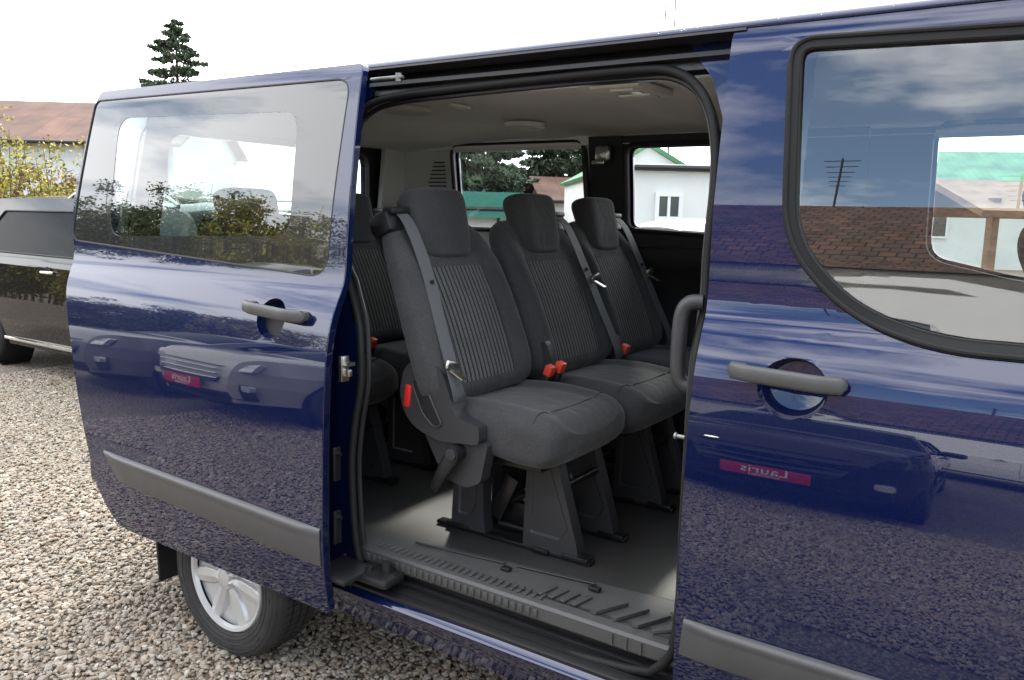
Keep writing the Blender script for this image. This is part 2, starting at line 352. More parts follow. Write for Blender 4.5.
def gravel_material():
    m = bpy.data.materials.new('gravel'); m.use_nodes = True; t = m.node_tree; b = t.nodes['Principled BSDF']; b.inputs['Roughness'].default_value = 0.75
    tc = N(t, 'ShaderNodeTexCoord'); mp = N(t, 'ShaderNodeMapping'); L(t, tc.outputs['Object'], mp.inputs[0])
    n = N(t, 'ShaderNodeTexNoise'); n.inputs['Scale'].default_value = 30; L(t, mp.outputs[0], n.inputs['Vector'])
    wv = N(t, 'ShaderNodeVectorMath', operation='SCALE'); wv.inputs['Scale'].default_value = 0.02; L(t, n.outputs['Color'], wv.inputs[0])
    av = N(t, 'ShaderNodeVectorMath', operation='ADD'); L(t, mp.outputs[0], av.inputs[0]); L(t, wv.outputs[0], av.inputs[1])
    v = N(t, 'ShaderNodeTexVoronoi'); v.inputs['Scale'].default_value = 56; L(t, av.outputs[0], v.inputs['Vector'])
    sx = N(t, 'ShaderNodeSeparateColor'); L(t, v.outputs['Color'], sx.inputs[0])
    cr = stone_colors(t, sx.outputs[0])
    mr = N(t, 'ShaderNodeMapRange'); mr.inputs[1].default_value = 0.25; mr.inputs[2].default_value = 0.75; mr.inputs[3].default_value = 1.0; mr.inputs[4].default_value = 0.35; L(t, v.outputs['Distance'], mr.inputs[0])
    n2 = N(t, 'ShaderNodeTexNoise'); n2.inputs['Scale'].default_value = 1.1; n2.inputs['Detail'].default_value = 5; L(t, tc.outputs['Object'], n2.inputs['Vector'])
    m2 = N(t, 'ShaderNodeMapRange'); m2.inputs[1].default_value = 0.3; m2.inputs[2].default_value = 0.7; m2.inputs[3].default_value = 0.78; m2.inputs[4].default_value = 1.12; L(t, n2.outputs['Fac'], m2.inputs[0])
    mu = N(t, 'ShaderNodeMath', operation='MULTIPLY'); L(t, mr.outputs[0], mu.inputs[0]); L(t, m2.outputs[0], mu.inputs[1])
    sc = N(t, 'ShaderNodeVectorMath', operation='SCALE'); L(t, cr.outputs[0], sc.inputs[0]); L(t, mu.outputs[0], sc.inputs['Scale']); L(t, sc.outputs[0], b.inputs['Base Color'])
    bp = N(t, 'ShaderNodeBump'); bp.inputs['Strength'].default_value = 1.0; bp.inputs['Distance'].default_value = 0.02; bp.invert = True; L(t, v.outputs['Distance'], bp.inputs['Height']); L(t, bp.outputs[0], b.inputs['Normal'])
    return m
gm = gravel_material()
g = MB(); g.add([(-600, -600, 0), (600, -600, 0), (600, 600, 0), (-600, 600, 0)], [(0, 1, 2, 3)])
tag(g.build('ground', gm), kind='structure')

def stone_material():
    m = bpy.data.materials.new('stone'); m.use_nodes = True; t = m.node_tree; b = t.nodes['Principled BSDF']; b.inputs['Roughness'].default_value = 0.7
    oi = N(t, 'ShaderNodeObjectInfo'); cr = stone_colors(t, oi.outputs['Random'])
    tc = N(t, 'ShaderNodeTexCoord'); n = N(t, 'ShaderNodeTexNoise'); n.inputs['Scale'].default_value = 2.5; n.inputs['Detail'].default_value = 5; L(t, tc.outputs['Object'], n.inputs['Vector'])
    mr = N(t, 'ShaderNodeMapRange'); mr.inputs[1].default_value = 0.3; mr.inputs[2].default_value = 0.7; mr.inputs[3].default_value = 0.8; mr.inputs[4].default_value = 1.2; L(t, n.outputs['Fac'], mr.inputs[0])
    sc = N(t, 'ShaderNodeVectorMath', operation='SCALE'); L(t, cr.outputs[0], sc.inputs[0]); L(t, mr.outputs[0], sc.inputs['Scale']); L(t, sc.outputs[0], b.inputs['Base Color'])
    return m
def stones():
    me = bpy.data.meshes.new('gravel_stones')
    # patches (x0,x1,y0,y1) of loose stones where they show large
    pats = [(-4.2, -0.2, -1.6, 1.3), (-7.5, -4.2, -1.2, 3.6), (-4.2, -2.6, 1.3, 3.0), (-5.5, 2.0, -3.9, -1.6)]
    vs = []; fs = []
    for x0, x1, y0, y1 in pats:
        b = len(vs); vs += [(x0, y0, 0.002), (x1, y0, 0.002), (x1, y1, 0.002), (x0, y1, 0.002)]; fs.append((b, b+1, b+2, b+3))
    me.from_pydata(vs, [], fs); sm = stone_material()
    o = link('gravel_stones', me, sm); tag(o, 'loose rounded pebbles in tan, grey and white around the van', 'gravel', kind='stuff')
    ng = bpy.data.node_groups.new('scatter', 'GeometryNodeTree'); ng.interface.new_socket('Geometry', in_out='INPUT', socket_type='NodeSocketGeometry'); ng.interface.new_socket('Geometry', in_out='OUTPUT', socket_type='NodeSocketGeometry')
    gi = N(ng, 'NodeGroupInput'); go = N(ng, 'NodeGroupOutput')
    dp = N(ng, 'GeometryNodeDistributePointsOnFaces'); dp.inputs['Density'].default_value = 4600.0; dp.inputs['Seed'].default_value = 3
    L(ng, gi.outputs[0], dp.inputs['Mesh'])
    jn = N(ng, 'GeometryNodeJoinGeometry')
    for k in range(6):
        ic = N(ng, 'GeometryNodeMeshIcoSphere'); ic.inputs['Radius'].default_value = 1.0; ic.inputs['Subdivisions'].default_value = 3
        ps = N(ng, 'GeometryNodeInputPosition'); nz = N(ng, 'ShaderNodeTexNoise'); nz.noise_dimensions = '4D'; nz.inputs['W'].default_value = k*3.7; nz.inputs['Scale'].default_value = 0.75; nz.inputs['Detail'].default_value = 1.0
        L(ng, ps.outputs[0], nz.inputs['Vector'])
        sb = N(ng, 'ShaderNodeVectorMath', operation='SUBTRACT'); sb.inputs[1].default_value = (0.5, 0.5, 0.5); L(ng, nz.outputs['Color'], sb.inputs[0])
        sc = N(ng, 'ShaderNodeVectorMath', operation='SCALE'); sc.inputs['Scale'].default_value = 1.3; L(ng, sb.outputs[0], sc.inputs[0])
        sp = N(ng, 'GeometryNodeSetPosition'); L(ng, ic.outputs['Mesh'], sp.inputs['Geometry']); L(ng, sc.outputs[0], sp.inputs['Offset'])
        ss = N(ng, 'GeometryNodeSetShadeSmooth'); L(ng, sp.outputs[0], ss.inputs[0])
        st = N(ng, 'GeometryNodeSetMaterial'); st.inputs['Material'].default_value = sm; L(ng, ss.outputs[0], st.inputs[0])
        gt = N(ng, 'GeometryNodeGeometryToInstance'); L(ng, st.outputs[0], gt.inputs[0]); L(ng, gt.outputs[0], jn.inputs[0])
    ip = N(ng, 'GeometryNodeInstanceOnPoints'); ip.inputs['Pick Instance'].default_value = True
    L(ng, dp.outputs['Points'], ip.inputs['Points']); L(ng, jn.outputs[0], ip.inputs['Instance'])
    rv = N(ng, 'FunctionNodeRandomValue', data_type='FLOAT_VECTOR'); rv.inputs[0].default_value = (-0.35, -0.35, 0.0); rv.inputs[1].default_value = (0.35, 0.35, 6.283); rv.inputs['Seed'].default_value = 1
    L(ng, rv.outputs[0], ip.inputs['Rotation'])
    rs = N(ng, 'FunctionNodeRandomValue', data_type='FLOAT_VECTOR'); rs.inputs[0].default_value = (0.0068, 0.0054, 0.004); rs.inputs[1].default_value = (0.0132, 0.0102, 0.007); rs.inputs['Seed'].default_value = 2
    rf = N(ng, 'FunctionNodeRandomValue', data_type='FLOAT'); rf.inputs[2].default_value = 0.0; rf.inputs[3].default_value = 1.0; rf.inputs['Seed'].default_value = 5
    pw = N(ng, 'ShaderNodeMath', operation='POWER'); pw.inputs[1].default_value = 9.0; L(ng, rf.outputs[1], pw.inputs[0])
    pa = N(ng, 'ShaderNodeMath', operation='ADD'); pa.inputs[1].default_value = 0.85; L(ng, pw.outputs[0], pa.inputs[0])
    sv = N(ng, 'ShaderNodeVectorMath', operation='SCALE'); L(ng, rs.outputs[0], sv.inputs[0]); L(ng, pa.outputs[0], sv.inputs['Scale'])
    L(ng, sv.outputs[0], ip.inputs['Scale'])
    rz = N(ng, 'FunctionNodeRandomValue', data_type='FLOAT_VECTOR'); rz.inputs[0].default_value = (0, 0, 0.0); rz.inputs[1].default_value = (0, 0, 0.010); rz.inputs['Seed'].default_value = 8
    tr = N(ng, 'GeometryNodeTranslateInstances'); L(ng, ip.outputs[0], tr.inputs[0]); L(ng, rz.outputs[0], tr.inputs['Translation']); tr.inputs['Local Space'].default_value = False
    L(ng, tr.outputs[0], go.inputs[0])
    md = o.modifiers.new('scatter', 'NODES'); md.node_group = ng
stones()

# ------------------------------------------------------------------ foliage helpers
def leafmat(name, cols):
    m = bpy.data.materials.new(name); m.use_nodes = True; t = m.node_tree; b = t.nodes['Principled BSDF']; b.inputs['Roughness'].default_value = 0.6
    gi = N(t, 'ShaderNodeNewGeometry'); cr = N(t, 'ShaderNodeValToRGB'); k = len(cols)
    cr.color_ramp.elements[0].color = (*cols[0], 1); cr.color_ramp.elements[1].color = (*cols[-1], 1)
    for i in range(1, k-1):
        e = cr.color_ramp.elements.new(i/(k-1)); e.color = (*cols[i], 1)
    L(t, gi.outputs['Random Per Island'], cr.inputs[0]); L(t, cr.outputs[0], b.inputs['Base Color'])
    b.inputs['Subsurface Weight'].default_value = 0.0
    return m
def leaves(name, pts, size, mat_, parent, seed=1, aspect=1.8, flat=0.0):
    r = np.random.default_rng(seed); n = len(pts); pts = np.asarray(pts)
    a = r.normal(size=(n, 3)); a[:, 2] *= (1-flat); a /= np.linalg.norm(a, axis=1)[:, None]
    b = np.cross(a, r.normal(size=(n, 3))); b /= np.linalg.norm(b, axis=1)[:, None]
    s = size*r.uniform(0.6, 1.4, (n, 1)); a *= s*aspect/2; b *= s/2
    V = np.stack([pts-a, pts+b, pts+a, pts-b], 1).reshape(-1, 3)
    me = bpy.data.meshes.new(name); me.vertices.add(4*n); me.vertices.foreach_set('co', V.ravel()); me.loops.add(4*n); me.loops.foreach_set('vertex_index', np.arange(4*n, dtype=np.int32))
    me.polygons.add(n); me.polygons.foreach_set('loop_start', np.arange(0, 4*n, 4, dtype=np.int32)); me.update(calc_edges=True)
    return link(name, me, mat_, parent)
M['needles'] = leafmat('needles', [(0.018, 0.035, 0.016), (0.035, 0.06, 0.025), (0.06, 0.09, 0.035)])
M['leaf_green'] = leafmat('leaf_green', [(0.03, 0.055, 0.012), (0.07, 0.10, 0.02), (0.12, 0.14, 0.03), (0.05, 0.07, 0.02)])
M['leaf_yellow'] = leafmat('leaf_yellow', [(0.20, 0.17, 0.02), (0.42, 0.34, 0.03), (0.30, 0.30, 0.05), (0.14, 0.16, 0.03)])
M['leaf_brown'] = leafmat('leaf_brown', [(0.16, 0.08, 0.04), (0.26, 0.14, 0.07), (0.33, 0.22, 0.12), (0.12, 0.10, 0.04)])
M['bark'] = mat('bark', (0.09, 0.06, 0.04), 0.9, var=0.3, vscale=12, bump=0.5, bscale=30)
def conifer(x, y, h, rad, label, group, seed, n=9000, base=0.12, sparse=1.0, leaf=None, name='conifer_tree'):
    r = np.random.default_rng(seed); root = empty(name, (x, y, 0)); tag(root, label, 'tree', group)
    t = MB(); t.tube([(0, 0, 0), (0.05, 0, h*0.5), (0, 0, h)], [h*0.018, h*0.011, 0.02], 8)
    nb = int(70*sparse); pts = []
    for i in range(nb):
        f = base+(1-base)*(i/nb)**0.85; z = f*h; ln = rad*(1-f)**0.75*r.uniform(0.6, 1.12)+0.15; th = i*2.4+r.uniform(-.4, .4)
        e = np.array([math.cos(th)*ln, math.sin(th)*ln, ln*r.uniform(-0.25, 0.18)]); b0 = np.array([0, 0, z])
        t.tube([b0, b0+e*0.5+np.array([0, 0, -.04*ln]), b0+e], [0.035*(1-f)+0.012, 0.02*(1-f)+0.008, 0.004], 4)
        k = max(10, int(n/nb*(0.35+1.3*(1-f)))); q = r.uniform(0.12, 1.02, k)**0.8
        c = b0+q[:, None]*e; wd = 0.22*ln*(1.1-q)+0.06
        side = np.array([-math.sin(th), math.cos(th), 0]); c = c+side*(r.uniform(-1, 1, k)*wd*1.3)[:, None]+np.array([0, 0, 1.0])*(r.uniform(-1.2, .5, k)*wd*0.55)[:, None]
        pts.append(c)
    t.build('trunk', M['bark'], root)
    leaves('crown', np.concatenate(pts), leaf or rad*0.02+0.04, M['needles'], root, seed, 2.6)
    return root
def bush(x, y, rx, ry, h, mt, label, cat, group, seed, n=5000, leaf=0.06, stems=14, name='shrub'):
    r = np.random.default_rng(seed); root = empty(name, (x, y, 0)); tag(root, label, cat, group)
    t = MB(); pts = []
    for i in range(stems):
        bx, by = r.uniform(-.75, .75)*rx, r.uniform(-.75, .75)*ry; tx, ty = bx+r.normal()*0.25*h*.5, by+r.normal()*0.2*h*.5; hh = h*r.uniform(0.6, 1.08)
        P = [np.array([bx, by, 0]), np.array([(bx+tx)/2, (by+ty)/2, hh*.5]), np.array([tx, ty, hh])]; t.tube(P, [0.022, 0.014, 0.004], 5)
        for j in range(9):
            f = r.uniform(.2, .98); c = P[0]*(1-f)+P[2]*f; e = np.array([r.normal(), r.normal(), r.uniform(.1, .9)])*0.2*h*(1.15-f)
            t.tube([c, c+e*.6+np.array([0, 0, .02]), c+e], [0.008, 0.005, 0.002], 4)
            k = int(n/stems/9); q = r.uniform(0.1, 1.1, k)[:, None]; pts.append(c+q*e+r.normal(size=(k, 3))*0.032*h)
    P = np.concatenate(pts); P[:, 2] = np.abs(P[:, 2])+.02
    t.build('stems', M['bark'], root); leaves('foliage', P, leaf, mt, root, seed); return root

# ------------------------------------------------------------------ buildings
def brickish(name, c0, c1, sx, sy, mortar, row, bumps=0.4, rot=(0, 0, 0)):
    m = mat(name, c0, 0.8); t = m.node_tree; b = t.nodes['Principled BSDF']
    tc = N(t, 'ShaderNodeTexCoord'); bk = N(t, 'ShaderNodeTexBrick'); bk.inputs['Scale'].default_value = 1; bk.inputs['Brick Width'].default_value = sx; bk.inputs['Row Height'].default_value = sy; bk.inputs['Mortar Size'].default_value = 0.02
    bk.inputs['Color1'].default_value = (*c0, 1); bk.inputs['Color2'].default_value = (*c1, 1); bk.inputs['Mortar'].default_value = (*mortar, 1); bk.offset = row
    L(t, tc.outputs['UV'], bk.inputs['Vector'])
    n = N(t, 'ShaderNodeTexNoise'); n.inputs['Scale'].default_value = 1.3; n.inputs['Detail'].default_value = 5; L(t, tc.outputs['Object'], n.inputs['Vector'])
    mr = N(t, 'ShaderNodeMapRange'); mr.inputs[1].default_value = 0.3; mr.inputs[2].default_value = 0.7; mr.inputs[3].default_value = 0.65; mr.inputs[4].default_value = 1.3; L(t, n.outputs['Fac'], mr.inputs[0])
    sc = N(t, 'ShaderNodeVectorMath', operation='SCALE'); L(t, bk.outputs['Color'], sc.inputs[0]); L(t, mr.outputs[0], sc.inputs['Scale']); L(t, sc.outputs[0], b.inputs['Base Color'])
    bp = N(t, 'ShaderNodeBump'); bp.inputs['Strength'].default_value = bumps; bp.inputs['Distance'].default_value = 0.05; L(t, bk.outputs['Fac'], bp.inputs['Height']); bp.invert = True; L(t, bp.outputs[0], b.inputs['Normal'])
    return m
M['tile'] = brickish('roof_tile', (0.17, 0.092, 0.062), (0.08, 0.054, 0.043), 0.32, 0.25, (0.02, 0.012, 0.012), 0.5)
M['rust_sheet'] = brickish('rust_sheet', (0.13, 0.062, 0.040), (0.095, 0.050, 0.035), 0.9, 2.4, (0.10, 0.035, 0.025), 0.0)
M['green_sheet'] = brickish('green_sheet', (0.07, 0.19, 0.095), (0.085, 0.21, 0.11), 0.25, 3.0, (0.06, 0.17, 0.08), 0.0)
M['green_light'] = brickish('green_light_sheet', (0.13, 0.27, 0.13), (0.15, 0.29, 0.15), 0.4, 2.0, (0.14, 0.3, 0.15), 0.0)
M['plaster'] = mat('plaster', (0.66, 0.66, 0.63), 0.85, var=0.06, vscale=1.2, bump=0.3, bscale=40)
M['plaster_old'] = mat('plaster_old', (0.50, 0.49, 0.46), 0.9, var=0.15, vscale=0.8, bump=0.3, bscale=40)
M['wood'] = mat('wood', (0.20, 0.11, 0.06), 0.7, var=0.25, vscale=6)
M['frame_white'] = mat('frame_white', (0.7, 0.7, 0.7), 0.5)
M['dark_window'] = mat('dark_window', (0.03, 0.04, 0.04), 0.05, 0, 0.6)
M['teal'] = mat('teal_board', (0.025, 0.16, 0.12), 0.6, var=0.1)
M['concrete'] = mat('concrete', (0.35, 0.34, 0.32), 0.9, var=0.15)
def uvquad(mb_list, name, mat_, parent):
    """quads with UVs in metres; each (p0,p1,p2,p3)"""
    vs = []; fs = []; uv = []
    for q in mb_list:
        b = len(vs); q = [Vector(p) for p in q]; vs += q; fs.append(tuple(range(b, b+len(q)))); e = (q[1]-q[0]).normalized(); nn = e.cross(q[-1]-q[0]).normalized(); f = nn.cross(e)
        uv += [((p-q[0]).dot(e), (p-q[0]).dot(f)) for p in q]
    me = bpy.data.meshes.new(name); me.from_pydata([tuple(v) for v in vs], [], fs); l = me.uv_layers.new(name='UVMap')
    for i, c in enumerate(uv): l.data[i].uv = c
    me.update(); o = link(name, me, mat_, parent); md = o.modifiers.new('t', 'SOLIDIFY'); md.thickness = 0.08; md.offset = -1
    return o
def house(name, loc, rz, Lx, Dy, eave, ridge, wallm, roofm, label, cat='building', windows=(), doors=(), over=0.35, gable_front=False, group=None):
    """front facade on local y=0, facing -y; depth Dy; ridge along x (or along y when gable_front)"""
    root = empty(name, loc, rz); tag(root, label, cat, group)
    h = Lx/2; wl = MB()
    if not gable_front:
        for x in (-h, h): wl.add([(x, 0, 0), (x, Dy, 0), (x, Dy, eave), (x, Dy/2, ridge), (x, 0, eave)], [(0, 1, 2, 3, 4)])
        wl.add([(-h, 0, 0), (h, 0, 0), (h, 0, eave), (-h, 0, eave)], [(0, 1, 2, 3)]); wl.add([(-h, Dy, 0), (h, Dy, 0), (h, Dy, eave), (-h, Dy, eave)], [(0, 1, 2, 3)])
        k = (ridge-eave)/(Dy/2); e0 = eave-over*k+0.06
        qs = [((-h-over, -over, e0), (h+over, -over, e0), (h+over, Dy/2, ridge+0.06), (-h-over, Dy/2, ridge+0.06)), ((h+over, Dy+over, e0), (-h-over, Dy+over, e0), (-h-over, Dy/2, ridge+.06), (h+over, Dy/2, ridge+.06))]
    else:
        for y in (0, Dy): wl.add([(-h, y, 0), (h, y, 0), (h, y, eave), (0, y, ridge), (-h, y, eave)], [(0, 1, 2, 3, 4)])
        for x in (-h, h): wl.add([(x, 0, 0), (x, Dy, 0), (x, Dy, eave), (x, 0, eave)], [(0, 1, 2, 3)])
        k = (ridge-eave)/h; e0 = eave-over*k+0.06
        qs = [((-h-over, Dy+over, e0), (-h-over, -over, e0), (0, -over, ridge+.06), (0, Dy+over, ridge+.06)), ((h+over, -over, e0), (h+over, Dy+over, e0), (0, Dy+over, ridge+.06), (0, -over, ridge+.06))]
    wl.build('wall', wallm, root); uvquad(qs, 'roof', roofm, root)
    gt = MB()
    if not gable_front:
        gt.tube([(-h-over, -over-.05, e0-.03), (h+over, -over-.05, e0-.03)], 0.06, 8); gt.tube([(h-.2, -over-.02, e0-.06), (h-.2, -.06, e0-.45), (h-.2, -.06, 0.1)], 0.04, 8)
        gt.build('gutter', M['dark_plastic'], root)
    for (x, z, ww, hh) in windows:
        f = MB()
        for s in (-1, 1): f.box((x+s*ww/2, -0.02, z), (0.07, 0.10, hh+0.07)); f.box((x, -0.02, z+s*hh/2), (ww-0.07, 0.10, 0.07))
        f.box((x, -0.02, z), (0.05, 0.08, hh-.07)); fo = f.build('window', M['frame_white'], root)
        p = MB(); p.box((x, -0.012, z), (ww-.06, 0.02, hh-.06)); p.build('pane', M['dark_window'], fo)
    for (x, ww, hh) in doors:
        p = MB(); p.box((x, -0.02, hh/2), (ww, 0.08, hh)); p.box((x, -0.065, hh/2), (ww*.8, 0.02, hh*.85)); p.build('door', M['wood'], root)
    return root
def view_pt(u, D, z=0.0):                        # a spot on the ground, D metres deep along the view, in the direction of column u
    d = ray(u, 340); p = CAM+d*D; return (float(p[0]), float(p[1]), z)

# rust roofed shed, far left
house('storage_shed', view_pt(-30, 26), YAW+0.05, 13, 7, 3.55, 5.0, M['plaster'], M['rust_sheet'], 'long white shed with rusty red sheet roof behind the yellow shrubs', 'shed')
for i, (u, D, h, lb) in enumerate([(8, 17.5, 3.7, 'tallest yellow leaved shrub in front of the white shed'), (38, 17.0, 2.5, 'middle yellow leaved shrub before the white shed wall'), (70, 18.0, 2.9, 'yellow leaved shrub nearest the blue sliding door edge')]):
    x, y, _ = view_pt(u, D); bush(x, y, 0.75, 0.6, h, M['leaf_yellow'], lb, 'shrub', 'yellow shrubs along the yard edge', 11+i, 1300, 0.05, 9)
for i, (u, lb) in enumerate([(-40, 'brown hedge section at the left edge of the yard'), (15, 'brown dry hedge section below the tallest yellow shrub'), (70, 'brown dry hedge section beside the blue sliding door edge')]):
    x, y, _ = view_pt(u, 19.5); bush(x, y, 1.1, 0.6, 2.3, M['leaf_brown'], lb, 'hedge', 'brown hedge in front of the shed', 31+i, 7000, 0.055, 26, name='hedge')
x, y, _ = view_pt(187, 42); conifer(x, y, 10.5, 4.6, 'lone dark conifer rising above the roof of the blue van', None, 5, 15000, 0.45, 0.75, leaf=.10)
# what shows through the van's far windows
for i, (u, D, h, rd, lb) in enumerate([(472, 30, 6.6, 3.2, 'tall conifer seen through the left of the quarter window'), (556, 33, 7.2, 3.4, 'tall conifer seen through the middle of the quarter window'), (592, 36, 7.4, 3.2, 'conifer half hidden by the black window pillar'), (430, 36, 7.2, 3.4, 'conifer beyond the yard, left of the quarter window')]):
    x, y, _ = view_pt(u, D); conifer(x, y, h, rd, lb, 'conifers beyond the yard', 51+i, 22000, 0.05, 1.2)
house('green_roof_house', view_pt(507, 34), YAW+0.2, 2.6, 5, 2.6, 3.55, M['plaster'], M['green_light'], 'small house with pale green gable roof between the conifers', windows=[(0, 1.4, 0.8, 0.8)], gable_front=True)
house('teal_annex', view_pt(472, 21), YAW+0.1, 1.6, 3, 1.75, 2.1, M['plaster'], M['teal'], 'low white annex with teal roof edge beyond the rear seats', windows=[(0.4, 1.0, 0.3, 0.35)])
q = MB(); q.box((0, -.40, 1.80), (2.4, .05, .62)); fa = q.build('fascia', M['teal'], [o for o in col.objects if o.name == 'teal_annex'][0])
house('rust_roof_house', view_pt(592, 29), YAW+0.15, 3.4, 4, 2.15, 2.9, M['plaster_old'], M['rust_sheet'], 'low house with reddish roof at the foot of the right conifer')
house('white_workshop', view_pt(640, 16.5), YAW+0.05, 1.9, 6, 2.42, 2.95, M['plaster'], M['green_sheet'], 'white workshop gable with green roof behind the flat white garage', gable_front=True, over=0.12)
house('white_garage', view_pt(697, 15.0), YAW+0.05, 3.7, 1.2, 2.42, 2.46, M['plaster'], M['frame_white'], 'flat roofed white garage with one small dark window', windows=[(-0.65, 1.78, 0.42, 0.42)], over=0.05)
house('green_roof_barn', view_pt(1010, 30), YAW-0.2, 16, 8, 2.9, 4.4, M['plaster'], M['green_sheet'], 'long pale barn with green sheet roof seen through the front door glass', windows=[(-3, 1.6, 1, 1), (2, 1.6, 1, 1)])
# wooden shelter
sx, sy, _ = view_pt(1005, 11); sh = empty('wooden_shelter', (sx, sy, 0), YAW+.2); tag(sh, 'open wooden shelter with low pitched roof beyond the driver window', 'shelter')
for a in (-1, 1):
    for b in (-.7, .7): q = MB(); q.box((a, b, 0.95), (.1, .1, 1.9)); q.build('post', M['wood'], sh)
uvquad([((-1.4, -1, 1.75), (1.4, -1, 1.75), (1.4, 0, 2.15), (-1.4, 0, 2.15)), ((1.4, 1, 1.75), (-1.4, 1, 1.75), (-1.4, 0, 2.15), (1.4, 0, 2.15))], 'roof', M['wood'], sh)
q = MB(); q.box((0, 0, .72), (1.5, .7, .05)); q.box((-.5, 0, .36), (.08, .5, .7)); q.box((.5, 0, .36), (.08, .5, .7)); tb = q.build('picnic_table', M['wood']); tb.location = (sx, sy, 0); tb.rotation_euler.z = YAW+.2; tag(tb, 'wooden picnic table standing under the open shelter', 'table')
# thin masts over the roof
for u, h, lb in ((650, 8.05, 'shorter thin radio mast showing above the van roof'), (659, 8.4, 'taller thin radio mast showing above the van roof')):
    x, y, _ = view_pt(u, 24); q = MB(); q.tube([(0, 0, 0), (0, 0, h)], [.03, .018], 8)
    for k in range(4): q.tube([(-.25+.03*k, 0, h-.3-.22*k), (.25-.03*k, 0, h-.3-.22*k)], .008, 5)
    m_ = q.build('radio_mast', M['black_metal']); m_.location = (x, y, 0); tag(m_, lb, 'mast', 'thin masts behind the van')

# behind the camera: what the paint and the glass mirror
house('tiled_house', (1.5, -13.5, 0), math.pi, 27, 9, 2.7, 5.9, M['plaster_old'], M['tile'], 'long white house with brown tiled roof mirrored in the front door', windows=[(-9, 1.5, 1.1, 1.1), (-5, 1.5, 1.1, 1.1), (8, 1.5, 1.1, 1.1)], doors=[(-2.2, 1.0, 2.05)])
for x, h, lb in ((-4.2, 2.2, 'tall branched television aerial on the tiled roof ridge'), (-0.5, 1.6, 'short branched television aerial on the tiled roof ridge')):
    q = MB(); q.tube([(0, 0, 0), (0, 0, h)], .03, 6)
    for k in range(6): q.tube([(-.42+.05*k, 0, h-.1-.2*k), (.42-.05*k, 0, h-.1-.2*k)], .015, 5)
    m_ = q.build('aerial', M['black_metal']); m_.location = (x, -18, 5.8); tag(m_, lb, 'aerial', 'aerials on the tiled roof')
for i in range(9):
    x = -13.0-i*2.1; y = -9.5+i*0.85; bush(x, y, 1.6, 1.2, 3.5+0.5*math.sin(i*2.1), M['leaf_green'] if i % 4 else M['leaf_yellow'], '%s bush from the tiled house in the hedge row mirrored in the sliding door' % ['nearest', 'second', 'third', 'fourth', 'fifth', 'sixth', 'seventh', 'eighth', 'farthest'][i], 'bush', 'hedge row mirrored in the sliding door', 71+i, 24000, 0.05, 34, name='bush')

